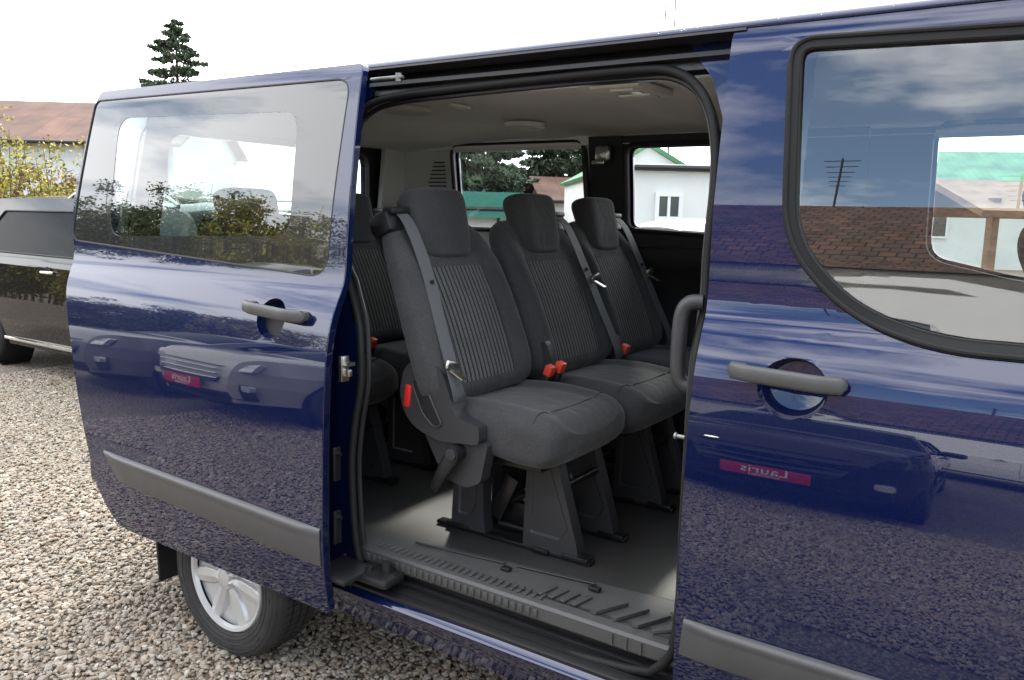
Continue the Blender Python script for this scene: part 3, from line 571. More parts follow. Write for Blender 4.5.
# ------------------------------------------------------------------ parked cars
M['carglass'] = mat('car_glass', (0.012, 0.014, 0.015), 0.02, 0, 0.0, 0.0, spec=0.15); M['carglass'].node_tree.nodes['Principled BSDF'].inputs['IOR'].default_value = 1.22
def make_wheel(parent, name, c, Rr, width, s, spokes=5, rimmat=None):
    """wheel with axis along y, outer face towards s*y"""
    w_ = MB(); hw = width/2
    w_.lathe((0, 0, 0), [(Rr*0.66, s*hw*0.80), (Rr*0.70, s*hw), (Rr*0.84, s*hw*1.06), (Rr*0.94, s*hw*0.98), (Rr*0.985, s*hw*0.82), (Rr, s*hw*0.55), (Rr, -s*hw*0.6), (Rr*0.95, -s*hw), (Rr*0.7, -s*hw), (Rr*0.64, -s*hw*0.8), (Rr*0.64, s*hw*0.6), (Rr*0.66, s*hw*0.8)], n=64)
    return w_
def car(name, label, loc, rz, paint, L0=4.4, W=1.8, H=1.48, nose=0.78, hood=0.98, group=None, plate='white', words=None, rails=False, kind='hatch', cat='car', cab=0.0, dark=False):
    root = empty(name, loc, rz); tag(root, label, cat, group)
    hl = L0/2; wr = 0.32; fx = hl-0.88; bx = -hl+0.80; hw = W/2
    if kind == 'van':
        prof = [(hl-.02, .30), (hl, .55), (hl-.03, .85), (hl-.12, 1.02), (hl-.75, 1.22), (hl-.85, 1.26), (hl-1.62, H-.10), (hl-1.9, H-.03), (0, H), (-hl+.5, H-.02), (-hl+.12, H-.08), (-hl+.02, H-.5), (-hl, .9), (-hl, .5), (-hl+.03, .32)]
        wsa, wsb = 5, 7; belt = 1.12
    else:
        ho = hood
        prof = [(hl-.06, .26), (hl, .42), (hl-.01, .62), (hl-.06, nose), (hl-.2, nose+.09), (hl-1.0+cab*.6, ho), (hl-1.08+cab, ho+.02), (hl-1.72+cab+(.28 if cab else 0), H-.10), (hl-2.05+cab+(.25 if cab else 0), H-.015), (-.2, H), (-hl+.75, H-.06), (-hl+.5, H-.13), (-hl+.17, 1.0), (-hl+.03, .85), (-hl, .6), (-hl+.04, .30)]
        wsa, wsb = 6, 8; belt = 0.655*H
    def Yh(z): return np.interp(z, [.25, .5, .7, belt-.06, belt, H], [hw-.06, hw-.01, hw, hw-.03, hw-.06, hw-.24])
    def px(x):
        a = max(0, x-(hl-.75)); b = max(0, (-hl+.55)-x); return 0.36*a*a/.55+0.30*b*b/.5
    def side(s): return lambda x, z, d: (x, s*(Yh(z)-px(x)-d), z)
    # silhouette with arches
    bot = []
    def arch(cx):
        return [(cx+(wr+.06)*math.cos(t), .30+(wr+.06)*math.sin(t)) for t in np.linspace(math.pi+.1, -.1, 18)]
    outl = [(-hl+.04, .30)]+arch(bx)+[(bx+.42, .24), (fx-.42, .24)]+arch(fx)+[(hl-.06, .26)]
    outl += rounded(prof, 0.10, 4)[3:-3]
    roofz = H-.13
    dg = .18 if cab else 0
    if kind == 'van':
        holes = [rounded([(hl-1.05, belt+.12), (hl-1.55, roofz), (hl-2.05, roofz), (hl-2.05, belt+.04), (hl-1.05, belt+.04)], .04)]
    else:
        x1 = hl-1.42; holes = [rounded([(x1+.05+cab-(.22 if cab else 0), belt+.045), (hl-1.92+cab-(.12 if cab else 0), roofz), (hl-2.42-dg, roofz+.01), (hl-2.42-dg, belt+.04)], .03), rounded([(hl-2.50-dg, belt+.04), (hl-2.50-dg, roofz+.01), (-hl+1.35, roofz), (-hl+1.28, belt+.05)], .03), rounded([(-hl+1.22, belt+.06), (-hl+1.28, roofz), (-hl+.93, roofz-.03), (-hl+.72, belt+.10)], .03)]
    for s in (-1, 1):
        panel('body_side', paint, outl, holes, side(s), 0.03, (.10, .05), root, back=False)
        for hh in holes:
            q = MB(); q.tube([side(s)(a, b, .002) for a, b in resample(hh, .08)], .010, 6, closed=True); q.build('window_rubber', M['black'], root)
            panel('side_window', M['carglass'], hh, [], (lambda x, z, d, s=s: side(s)(x, z, d+.008)), 0.0, (.2, .05), root, back=False)
        q = MB()
        for gx in ([hl-2.46-dg, -hl+1.28] if kind != 'van' else [hl-2.12]):      # door gaps
            q = MB()
            q.tube([(gx, s*(Yh(z)-px(gx)-.002), z) for z in np.arange(.34, belt, .05)], .0035, 6)
            q.build('door_gap', M['black'], root)
        for gx in ([hl-2.62+(.43 if cab else 0), -hl+1.50] if kind != 'van' else [hl-2.35]):
            z = belt-.10; y = s*(Yh(z)-px(gx)); hb = MB()
            hb.lathe((gx+.01, y+s*.002, z-.005), [(0.001, 0), (.052, 0), (.058, s*.003)], 'y', 24); cu = hb.build('handle_cup', M['black'], root)
            hb = MB(); hb.tube([(gx-.085, y+s*.012, z), (gx-.07, y+s*.032, z+.002), (gx+.07, y+s*.032, z+.002), (gx+.085, y+s*.012, z)], [.011, .014, .014, .011], 8); hb.build('door_handle', paint if kind == 'van' else M['chrome'] if rails else paint, root)
        q = MB(); q.box((0, s*(hw-.035), .30), (L0-2.55, .03, .035), bev=.01); q.build('sill_trim', M['chrome'] if rails else M['dark_plastic'], root)
        q = MB(); q.box((hl-1.52+cab, s*(hw+.06), belt+.07), (.10, .20, .14), bev=.04); q.box((hl-1.52+cab, s*(hw-.05), belt+.02), (.05, .08, .04)); mo = q.build('mirror', paint, root)
        for cx in (bx, fx):
            t = make_wheel(root, 'wheel', None, wr, .20, s); wo_ = t.build('wheel', M['tyre'], root); wo_.location = (cx, s*(hw-.13), wr)
            r_ = MB(); hwid = .10
            r_.lathe((0, 0, 0), [(wr*.68, s*.085), (wr*.66, s*.07), (wr*.60, s*.05), (.001, s*.045)], n=40)
            for k in range(5):
                a = 2*math.pi*k/5+.3; e = Vector((math.cos(a), 0, math.sin(a))); f = Vector((-math.sin(a), 0, math.cos(a)))
                P = [e*.03+f*.035, e*wr*.64+f*.05, e*wr*.64-f*.05, e*.03-f*.035]
                r_.add([p+Vector((0, s*.055, 0)) for p in P]+[p+Vector((0, s*.088, 0)) for p in P], [(0, 1, 2, 3), (4, 5, 6, 7), (0, 1, 5, 4), (1, 2, 6, 5), (2, 3, 7, 6), (3, 0, 4, 7)])
            r_.lathe((0, 0, 0), [(.05, s*.07), (.05, s*.095), (.001, s*.097)], n=20); r_.build('rim', M['hubcap'], wo_)
        for cx in (bx, fx): q = MB(); q.lathe((cx, s*(hw-.30), .30), [(.001, -s*.02), (wr+.06, -s*.02), (wr+.062, s*.255)], n=40); q.build('arch_liner', M['black'], root)
        if rails:
            q = MB(); q.tube([(hl-2.1, s*(hw-.27), H-.03), (hl-2.25, s*(hw-.27), H+.035), (-hl+.9, s*(hw-.27), H+.02), (-hl+.75, s*(hw-.27), H-.05)], .016, 8); q.build('roof_rail', M['metal'], root)
    # wrap
    pf = rounded(prof, 0.10, 4); n = len(pf); ny = 14; vs = []; cen = Vector((0, .7))
    lab = []
    for i, (x, z) in enumerate(pf):
        a = Vector(pf[max(0, i-1)]); b = Vector(pf[min(n-1, i+1)]); t = (b-a).normalized(); nr = Vector((-t.y, t.x)); nr = nr if nr.dot(Vector((x, z))-cen) > 0 else -nr
        h_ = Yh(z)-px(x)
        for j in range(ny+1):
            f = -1+2*j/ny; f = math.copysign(1-(1-abs(f))**1.6, f); c = .045*(1-abs(f)**2.5); vs.append((x+nr.x*c, f*h_, z+nr.y*c))
    segm = []
    wa, wb = prof[wsa], prof[wsb-1 if kind != 'van' else wsb-1]
    for i in range(n-1):
        xm, zm = (pf[i][0]+pf[i+1][0])/2, (pf[i][1]+pf[i+1][1])/2
        glass = (zm > belt+.08 and zm < H-.11 and (xm > hl-2.0+cab or xm < -hl+.6))
        segm.append(1 if glass else (2 if zm < .40 else 0))
    wr_ = MB()
    for i in range(n-1):
        if pf[i] == pf[i+1]: continue
        for j in range(ny):
            jj = segm[i] if not (segm[i] == 1 and j in (0, ny-1)) else 0
            wr_.v = wr_.v or [tuple(v) for v in vs]; wr_.f.append((i*(ny+1)+j, i*(ny+1)+j+1, (i+1)*(ny+1)+j+1, (i+1)*(ny+1)+j)); wr_.m.append(jj); wr_.s.append(True)
    wr_.build('body_top', [paint, M['carglass'], M['dark_plastic']], root, sharp=50)
    q = MB(); q.box((0, 0, .28), (L0-.5, W-.5, .1)); q.box((hl-.3, 0, .3), (.3, W-.7, .1)); q.build('underbody', M['black'], root)
    # face
    def fp(y, z, o): # front surface
        for i in range(n-1):
            if (pf[i][1]-z)*(pf[i+1][1]-z) <= 0 and pf[i][0] > 0: break
        f = (z-pf[i][1])/((pf[i+1][1]-pf[i][1]) or 1); x = pf[i][0]+f*(pf[i+1][0]-pf[i][0]); hmax = Yh(z)-px(x)
        t = min(1, abs(y)/hmax); return Vector((x+.045*(1-t**2.5)+o-.10*max(0, t-.8)/.2, y, z))
    def patch(nm, poly, mt, o=.034):
        tri = geometry.tessellate_polygon([[Vector((a, b, 0)) for a, b in poly]]); q = MB(); k = len(poly)
        q.add([fp(a, b, o) for a, b in poly]+[fp(a, b, -.02) for a, b in poly], [tuple(t) for t in tri]+[(i, (i+1) % k, k+(i+1) % k, k+i) for i in range(k)]); return q.build(nm, mt, root)
    nz_ = nose if kind != 'van' else .98
    patch('grille', resample(rounded([(-.42, nz_-.30), (.42, nz_-.30), (.55, nz_-.06), (-.55, nz_-.06)], .04), .08), M['black'])
    q = MB()
    for k in range(3): q.tube([fp(a, nz_-.11-.07*k, .038) for a in np.linspace(-.44, .44, 9)], .008, 6)
    q.build('grille_bar', M['dark_plastic'] if dark else M['chrome'], root)
    patch('lower_intake', resample(rounded([(-.74, .31), (.74, .31), (.70, .50), (-.70, .50)], .04), .08), M['black'])
    for s in (-1, 1):
        patch('headlight', resample(rounded([(s*.50, nz_-.14), (s*(hw-.17), nz_-.10), (s*(hw-.13), nz_+.02), (s*.56, nz_-.03)], .03), .06), M['carglass'] if dark else M['lampglass'], .038)
        patch('fog_lamp', rounded([(s*.62, .42), (s*.74, .42), (s*.74, .50), (s*.62, .50)], .03), M['lampglass'], .040)
    pm = M['plate_red'] if plate == 'red' else M['white']; q = MB(); q.box((hl+.088, 0, nz_-.36), (.012, .56, .13), bev=.008); po = q.build('number_plate', pm, root)
    if words: text('plate_text', words[0], .125, M['white'], po, (hl+.0955, 0, nz_-.345), (R(90), 0, R(90))); text('plate_text', words[1], .032, M['white'], po, (hl+.0955, 0, nz_-.405), (R(90), 0, R(90)))
    return root
car('black_minivan', 'black estate car with chrome sill strip parked beyond the open sliding door', (-6.86, 3.0, 0), R(180), M['black_paint'], 4.55, 1.84, 1.64, .80, 1.0, rails=True, cab=.95, plate='white')
PL = ('Lauris', 'AUTOMOBILE')
def hl_at(x, y, rz): return (x, y, 0), rz
car('grey_hatchback', 'grey hatchback with red front plate mirrored in the sliding door', (-6.95, -4.75, 0), R(97), M['grey_paint'], 4.4, 1.85, 1.50, .80, .98, 'cars parked opposite the van', 'red', PL)
car('silver_hatchback', 'silver hatchback with black grille and red plate mirrored in the sliding door', (-5.0, -4.75, 0), R(96), M['silver_paint'], 4.3, 1.80, 1.48, .80, .98, 'cars parked opposite the van', 'red', PL)
car('black_estate_car', 'black car with red plate mirrored in the front door', (-1.0, -5.85, 0), R(86), M['black_paint'], 4.7, 1.85, 1.46, .78, .96, 'cars parked opposite the van', 'red', PL, dark=True)
car('white_van', 'white delivery van parked by the tiled house', (0.15, -10.6, 0), R(8), M['white_paint'], 4.9, 1.9, 1.95, .9, 1.1, 'cars parked opposite the van', 'white', None, kind='van', cat='van')
px_, py_, _ = view_pt(672, 11)
car('white_hatchback', 'white hatchback parked in front of the white garage', (px_, py_, 0), YAW+R(200), M['white_paint'], 4.2, 1.78, 1.54, .80, .98, None, 'white')

# ================================================================== the blue van
VZ = np.array([.30, .40, .50, .60, .75, .90, 1.10, 1.20, 1.27, 1.33, 1.37, 1.42, 1.50, 1.60, 1.70, 1.90, 1.97, 2.03])
VY = np.array([.050, .026, .008, .0, .000, .003, .012, .023, .039, .065, .086, .097, .103, .112, .124, .153, .166, .186])
_h = np.zeros(len(VZ))
_dl = np.diff(VY)/np.diff(VZ); _m = np.concatenate([[_dl[0]], (_dl[1:]+_dl[:-1])/2, [_dl[-1]]])
def Y0(z):                                    # body section, Hermite so that the paint mirrors smoothly
    z = min(max(z, VZ[0]), VZ[-1]); i = min(int(np.searchsorted(VZ, z, 'right'))-1, len(VZ)-2); h = VZ[i+1]-VZ[i]; t = (z-VZ[i])/h
    return (2*t**3-3*t*t+1)*VY[i]+(t**3-2*t*t+t)*h*_m[i]+(-2*t**3+3*t*t)*VY[i+1]+(t**3-t*t)*h*_m[i+1]
def PX(x):                                    # the body narrows towards both ends
    a = max(0, x-0.9); b = max(0, -2.2-x); return 0.10*a*a+0.35*b*b
WID = 1.95
YG0 = Y0(1.45)
def YG(z): return Y0(z) if z > 1.45 else YG0-.06*(1.45-z)      # the glass stays flatter than the shoulder below it
def glassy(off=0.0, pl=True): return lambda x, z, d: (x, YG(z)+off+(PX(x) if pl else 0)+d, z)
def near(off=0.0, pl=True): return lambda x, z, d: (x, Y0(z)+off+(PX(x) if pl else 0)+d, z)
def far(off=0.0): return lambda x, z, d: (x, WID-(Y0(z)+off+PX(x)+d), z)
def side_at(u, v, off=0.0):
    y = off
    for _ in range(30): P = at(u, v, 1, y); y = Y0(P[2])+off
    return (float(P[0]), float(P[2]))
van = empty('passenger_van', (0, 0, 0)); tag(van, 'dark blue passenger van with its side door slid open showing grey seats', 'van')

# ---------------- slid door
SO = -0.11
dout = [side_at(*p, SO) for p in [(365, 63), (98, 91), (84, 150), (72, 210), (69.5, 270), (70, 330), (76, 385), (86, 440), (101, 496), (120, 527)]]
dout = [side_at(363.5, 63, SO), (-2.39, 1.996)]+dout[2:]+[(-1.056, .412)]
dout = rounded(dout, [.02, .03, .1, .1, .1, .1, .1, .1, .06, .05, .015], 4)
gl = rounded([side_at(96, 101, SO), side_at(351, 78, SO), side_at(325, 278, SO), side_at(72, 240, SO)], [.03, .055, .07, .05], 6)
hx, hz = -1.30, 1.262
cup = circ(hx, hz, .062, 32, .058)
def pfn(off): return lambda x, z, d: (x, Y0(z)+off+d, z)
sd = panel('sliding_door', M['paint'], dout, [gl, cup], pfn(SO), 0.026, (.09, .018), van, lip=.006)
cl_ = rounded([side_at(119, 118, SO), side_at(298, 111, SO), side_at(289, 236, SO), side_at(109, 236, SO)], .07, 7)
ring = panel('window_border', M['ceramic'], [((p[0]-gl[0][0])*1.0+gl[0][0], p[1]) for p in gl], [cl_], glassy(SO+.003, False), 0.004, (.12, .03), sd, lip=.001)
panel('window_glass', M['glass_door'], cl_, [], glassy(SO+.004, False), 0.0, (.12, .04), sd, back=False)
q = MB(); q.tube([pfn(SO+.002)(a, b, 0) for a, b in resample(gl, .05)], .0035, 6, closed=True); q.build('window_seal', M['rubber'], sd)
def bowl(parent, cx, cz, off, rx=.062, rz=.058):
    q = MB(); rg = []
    for k, (f, dp) in enumerate([(1.0, .0), (.985, .012), (.95, .028), (.80, .042), (.4, .046), (.02, .0465)]):
        rg.append([Vector((cx+rx*f*math.cos(t), Y0(cz+rz*f*math.sin(t))+off+dp, cz+rz*f*math.sin(t))) for t in np.linspace(0, 2*math.pi, 32, endpoint=False)])
    q.rings(rg, cap=False); return q.build('handle_cup', M['paint'], parent)
def grip(parent, x0, x1, z0, z1, off, name='handle'):
    q = MB(); rg = []; n = 26
    for i in range(n):
        f = i/(n-1); x = x0+(x1-x0)*f; z = z0+(z1-z0)*f; e = min(1, math.sin(math.pi*min(max(f, .0), 1))*7+.12); e = min(1, e)
        o = .020+.022*min(1, math.sin(math.pi*f)*1.6); h_ = .0180*(e**.55); t_ = .012*(e**.5)
        yc = Y0(z)+off-o
        rg.append([Vector((x, yc+t_*math.copysign(abs(math.sin(a))**.7, math.sin(a)), z+h_*math.copysign(abs(math.cos(a))**.7, math.cos(a)))) for a in np.linspace(0, 2*math.pi, 16, endpoint=False)])
    q.rings(rg)
    for x in (x0+.02*(1 if x1 > x0 else -1), x1-.02*(1 if x1 > x0 else -1)):
        z = z0+(z1-z0)*(x-x0)/(x1-x0); q.box((x, Y0(z)+off-.006, z), (.03, .03, .026), bev=.006)
    return q.build(name, M['grey_plastic'], parent)
bowl(sd, hx, hz, SO); a = side_at(241, 305, SO-.03); b = side_at(302, 318, SO-.03); grip(sd, a[0], b[0], a[1], b[1], SO)
# rubbing strip with a rounded upper edge
def strip(parent, pts_top, pts_bot, off, name='rubbing_strip'):
    """pts: (x,z) at the left and the right end"""
    q = MB(); n = 30; rg = []
    for i in range(n):
        f = i/(n-1); xt = pts_top[0][0]+(pts_top[1][0]-pts_top[0][0])*f; zt = pts_top[0][1]+(pts_top[1][1]-pts_top[0][1])*f
        xb = pts_bot[0][0]+(pts_bot[1][0]-pts_bot[0][0])*f; zb = pts_bot[0][1]+(pts_bot[1][1]-pts_bot[0][1])*f
        e = .3+.7*min(1, f*n/2.0, (1-f)*n/2.0)
        sec = [(0, .0), (.02, .010), (.07, .0165), (.16, .018), (.24, .0145), (.32, .0135), (.9, .0125), (.985, .008), (1.0, -.002), (.9, -.004), (.1, -.004)]
        r = []
        for s_, o in sec:
            x = xt+(xb-xt)*s_; z = zt+(zb-zt)*s_; r.append(Vector((x, Y0(z)+off+PX(x)-(o*e if o > 0 else o), z)))
        rg.append(r)
    q.rings(rg); return q.build(name, M['strip_plastic'], parent, sharp=50)
strip(sd, [side_at(104, 450, SO), (-1.062, .678)], [side_at(119, 481, SO), (-1.062, .562)], SO)
# inner trim, edge parts
panel('inner_trim', M['black_trim'], [(x*.96-.06, z*.96+.03) for x, z in [(-1.12, .46), (-1.12, 1.28), (-2.3, 1.28), (-2.3, .62), (-2.1, .5)]], [], pfn(SO+.028), .02, (.3, .1), sd)
q = MB(); q.tube([(-1.066, Y0(z)+SO+.026, z) for z in np.linspace(.46, 1.95, 40)], .010, 8); q.build('edge_seal', M['seal'], sd)
q = MB(); q.box((-1.048, SO+.085, 1.135), (.014, .030, .075), bev=.003); q.box((-1.035, SO+.085, 1.125), (.03, .014, .022), bev=.003); q.box((-1.03, SO+.09, 1.15), (.022, .02, .010)); q.build('door_latch', M['metal'], sd)
for z_ in (.86, .67): q = MB(); q.box((-1.050, SO+.055, z_), (.010, .026, .10), bev=.003); q.cyl((-1.05, SO+.055, z_+.03), (-1.036, SO+.055, z_+.03), .008); q.build('hinge_plate', M['black_metal'], sd)
q = MB(); q.box((-1.07, SO+.10, .515), (.14, .14, .018), bev=.006); q.box((-.98, .035, .507), (.15, .09, .030), bev=.012); q.cyl((-.955, .05, .49), (-.955, .05, .55), .018); q.cyl((-1.0, .025, .522), (-1.0, .025, .534), .012, mi=0); ar = q.build('lower_arm', M['dark_plastic'], sd)
q = MB(); q.box((-1.03, .135, 1.957), (.12, .016, .010), bev=.003); q.cyl((-.985, .135, 1.945), (-.985, .135, 1.968), .009); q.build('upper_arm', M['dull_metal'], sd)

# ---------------- near side body
NB = near()
arch = [(-1.73+.37*math.cos(t), .30+.37*math.sin(t)) for t in np.linspace(math.pi, 0, 24)]
rq = [(-2.57, .42), (-2.10, .42)]+[p for p in arch if p[1] > .42]+[(-1.30, .42), (-1.20, .42), (-1.20, 1.995), (-2.5, 1.995), (-2.57, 1.5)]
rw = rounded([(-1.31, 1.88), (-2.28, 1.88), (-2.34, 1.45), (-1.31, 1.45)], .07)
panel('rear_quarter_panel', M['paint'], rq, [rw], NB, .012, (.09, .03), van)
panel('quarter_window', M['glass'], rw, [], near(.004), 0, (.2, .1), van, back=False)
SEALPX = [side_at(u, v, .058) for u, v in [(366, 578), (357, 545), (352, 470), (355, 425), (361, 385), (361, 345), (358, 318), (350, 285), (341, 262), (335, 230), (342, 170), (352, 130), (366, 108), (392, 97), (450, 89), (550, 78), (640, 69.5), (676, 72), (700, 90), (714, 125), (716, 180), (708, 260), (699, 340), (690, 440), (684, 540), (680, 615), (671, 655), (650, 672)]]
# pillar area behind the opening, seen past the slid door's front edge
panel('opening_pillar', M['paint'], [(-1.30, .42)]+[(p[0]-.012, p[1]) for p in SEALPX[:13]]+[(-1.12, 1.99), (-1.30, 1.99)], [], near(.055), .03, (.03, .03), van)
# front door
FD = near(.0)
fdo = rounded([(-.020, .41), (-.022, 1.30), (-.030, 1.6), (-.030, 1.997), (.95, 1.993), (1.02, 1.90), (1.30, 1.36), (1.22, .8), (1.12, .41)], [.015, .0, 0, .02, .08, .1, .2, .2, .05], 5)
win = rounded([(.098, 1.966), (.96, 1.938), (1.20, 1.343), (.44, 1.338), (.27, 1.390), (.130, 1.53)], [.06, .05, .05, .10, .10, .10], 8)
fhx, fhz = .192, 1.238
fd = panel('front_door', M['paint'], fdo, [win, circ(fhx, fhz, .072, 32, .062)], FD, .045, (.08, .016), van, lip=.006)
bowl(fd, fhx, fhz, 0, .072, .062); a = side_at(726, 369, -.03); b = side_at(846, 388, -.03); grip(fd, a[0], b[0], a[1], b[1], 0)
strip(fd, [(.0, .688), (1.13, .688)], [(-.008, .598), (1.13, .598)], 0)
cx_, cz_ = .62, 1.63
def inset(poly, d):
    n = len(poly); out = []
    for i in range(n):
        p = Vector(poly[i]); t = (Vector(poly[(i+1) % n])-Vector(poly[i-1])).normalized(); nr = Vector((t.y, -t.x))
        out.append((p.x+nr.x*d, p.y+nr.y*d))
    return out
ar_ = sum(win[i][0]*win[(i+1) % len(win)][1]-win[(i+1) % len(win)][0]*win[i][1] for i in range(len(win)))
sg = -1 if ar_ > 0 else 1
w_in = inset(win, sg*.024); w_out = inset(win, -sg*.002)
panel('window_seal', M['seal'], w_out, [w_in], near(-.004), .034, (.06, .03), fd, lip=.005)
q = MB(); q.tube([near(-.004)(a, b, 0) for a, b in resample(inset(win, sg*.004), .03)], .006, 8, closed=True); q.tube([near(.002)(a, b, 0) for a, b in resample(w_in, .03)], .0045, 8, closed=True); q.build('window_trim', M['seal'], fd)
panel('window_glass', M['glass_tint'], inset(win, sg*.014), [], glassy(.010), 0, (.15, .04), fd, back=False)
panel('inner_trim', M['black_trim'], rounded([(.02, .46), (.02, 1.33), (1.2, 1.31), (1.1, .46)], .05), [], near(.07), .03, (.3, .1), fd)
q = MB(); q.tube([near(.06)(a, b, 0) for a, b in resample(inset(win, -sg*.03), .04)], .022, 8, closed=True); q.build('inner_frame', M['black_trim'], fd)
# B pillar between opening and front door, inside the door line
panel('b_pillar', M['paint'], [(-.045, .43), (.03, .43), (.03, 1.99), (-.16, 1.99), (-.085, 1.90), (-.048, 1.80), (-.040, 1.4)], [], near(.055), .03, (.05, .05), van)
q = MB()
for z in np.arange(.46, 1.95, .07): q.box((.045, Y0(z)+.13, z+.035), (.13, .10, .071))
q.build('pillar_trim', M['black_trim'], van)
# door edge strip seen along the front door (grey line)
# fender, front end
fo = rounded([(1.135, .42), (1.235, .80), (1.313, 1.36), (1.75, 1.22), (2.30, 1.02), (2.42, .70), (2.36, .36), (1.90, .36)]+[(1.52+.37*math.cos(t), .30+.37*math.sin(t)) for t in np.linspace(.15, math.pi-.3, 18)], 0)
panel('front_wing', M['paint'], fo, [], near(.0), .02, (.1, .03), van)
panel('front_wing', M['paint'], fo, [], far(.0), .02, (.1, .03), van)
# sill below the opening: painted outer sill, inner lip, track slot
def sill_sec(x0, x1, sec, mt, name, n=24, par=van):
    q = MB(); rg = []
    for i in range(n):
        x = x0+(x1-x0)*i/(n-1); rg.append([Vector((x, y, z)) for y, z in sec])
    q.rings(rg); return q.build(name, mt, par, sharp=35)
SX0, SX1 = -1.22, -.01
sill_sec(SX0, SX1, [(.030, .405), (.022, .415), (.018, .43), (.026, .442), (.040, .450), (.062, .4555), (.125, .455), (.125, .33), (.06, .33), (.045, .37)], M['paint'], 'outer_sill')
sill_sec(SX0, SX1, [(.034, .4475), (.034, .456), (.040, .459), (.0595, .4615), (.0595, .4555)], M['dark_plastic'], 'sill_glare_mask')  # added dark strip, hides the bright sky reflection on the painted ledge
sill_sec(SX0, SX1, [(.060, .457), (.060, .463), (.080, .468), (.100, .463), (.100, .457)], M['seal'], 'sill_seal')
sill_sec(SX0, SX1, [(.115, .457), (.115, .520), (.105, .528), (.105, .545), (.30, .545), (.30, .35), (.127, .35), (.127, .456)], M['black_metal'], 'track_box')
sill_sec(SX0, SX1, [(.098, .458), (.098, .476), (.108, .482), (.1145, .482), (.1145, .458)], M['dark_plastic'], 'inner_sill')
# scuff plate: vertical ribbed face and a tread that widens towards the front
q = MB(); n = 60; rg = []
def yin(x): return .165+.125*min(1, max(0, (x+1.14)/1.0))
for i in range(n):
    x = -1.13+1.085*i/(n-1); yi = yin(x); rg.append([Vector((x, y, z)) for y, z in [(.088, .508), (.084, .514), (.084, .548), (.090, .556), (.100, .5585), (yi-.03, .5645), (yi, .572), (yi+.01, .570), (yi+.01, .560), (.10, .546), (.098, .508)]])
q.rings(rg)
for i in range(27):
    x = -1.06+i*.0235; q.box((x, .083, .530), (.014, .008, .024), bev=.002)
    q.box((x, .120, .5625), (.010, .035, .006), bev=.002)
for i in range(4): q.box((-.455+.036*i, .155, .566), (.013, .07, .006), rot=Matrix.Rotation(R(-12), 3, 'Z'), bev=.002)
for i in range(3): q.add([(-.30+.06*i, .115, .562), (-.285+.06*i, .115, .562), (-.235+.06*i, .205, .566), (-.25+.06*i, .205, .566), (-.30+.06*i, .115, .571), (-.285+.06*i, .115, .571), (-.235+.06*i, .205, .575), (-.25+.06*i, .205, .575)], [(0, 1, 2, 3), (4, 5, 6, 7), (0, 1, 5, 4), (1, 2, 6, 5), (2, 3, 7, 6), (3, 0, 4, 7)])
q.tube([(-.12, .225, .572), (-.06, .16, .572), (-.12, .105, .570)], .006, 6)
for x in (-.22, -.18, -.14): q.box((x, .083, .530), (.006, .008, .03))
sc = q.build('scuff_plate', M['grey_plastic'], van, sharp=30)
q = MB(); q.box((-.62, .192, .570), (.03, .02, .012), bev=.004); q.box((-.35, .228, .573), (.035, .02, .012), bev=.004); q.tube([(-.95, yin(-.95)-.012, .571), (-.64, yin(-.64)-.012, .573)], .0035, 6); q.tube([(-.60, yin(-.6)-.012, .573), (-.36, yin(-.36)-.012, .575)], .0035, 6); q.build('cable_cover', M['dark_plastic'], sc)
# rubber seal round the opening
seal_px = [(362, 560), (356, 520), (355, 470), (358, 430), (363, 395), (364, 350), (362, 320), (352, 285), (342, 262)]
sp = [(-1.075, .475), (-1.088, .56), (-1.092, .70), (-1.085, .82), (-1.058, .95), (-1.045, 1.08), (-1.062, 1.20), (-1.088, 1.32), (-1.092, 1.45), (-1.082, 1.65), (-1.070, 1.80), (-1.045, 1.868), (-.99, 1.895), (-.85, 1.902), (-.6, 1.905), (-.3, 1.905), (-.175, 1.895), (-.115, 1.86), (-.078, 1.80), (-.062, 1.70), (-.052, 1.5), (-.050, 1.2), (-.048, .9), (-.048, .6), (-.055, .52), (-.085, .478), (-.14, .466)]
def catmull(P, n=6, closed=False):
    out = []; k = len(P); P = [Vector(p) for p in P]
    for i in range(k if closed else k-1):
        a, b, c, d = P[(i-1) % k if closed else max(i-1, 0)], P[i], P[(i+1) % k], P[(i+2) % k if closed else min(i+2, k-1)]
        for j in range(n):
            t = j/n; out.append(0.5*((2*b)+(c-a)*t+(2*a-5*b+4*c-d)*t*t+(3*b-a-3*c+d)*t**3))
    if not closed: out.append(P[-1])
    return out
sp = SEALPX; s2 = catmull([Vector((x, z, 0)) for x, z in sp], 5)
q = MB(); q.tube([(p.x, Y0(p.y)+.058, p.y) for p in s2]+[tuple(at(u, v, 1, .075)) for u, v in [(629, 669), (541, 646), (452, 618), (400, 598)]], .0115, 10, closed=True)
q.build('opening_seal', M['seal'], van)
q = MB(); q.tube([(p.x*1.0+(.014 if p.x < -.6 else -.014)*(p.y < 1.87), Y0(p.y)+.075, p.y-(.016 if p.y > 1.87 else 0)) for p in s2 if p.y > .56], .008, 8); q.build('seal_lip', M['dark_plastic'], van)
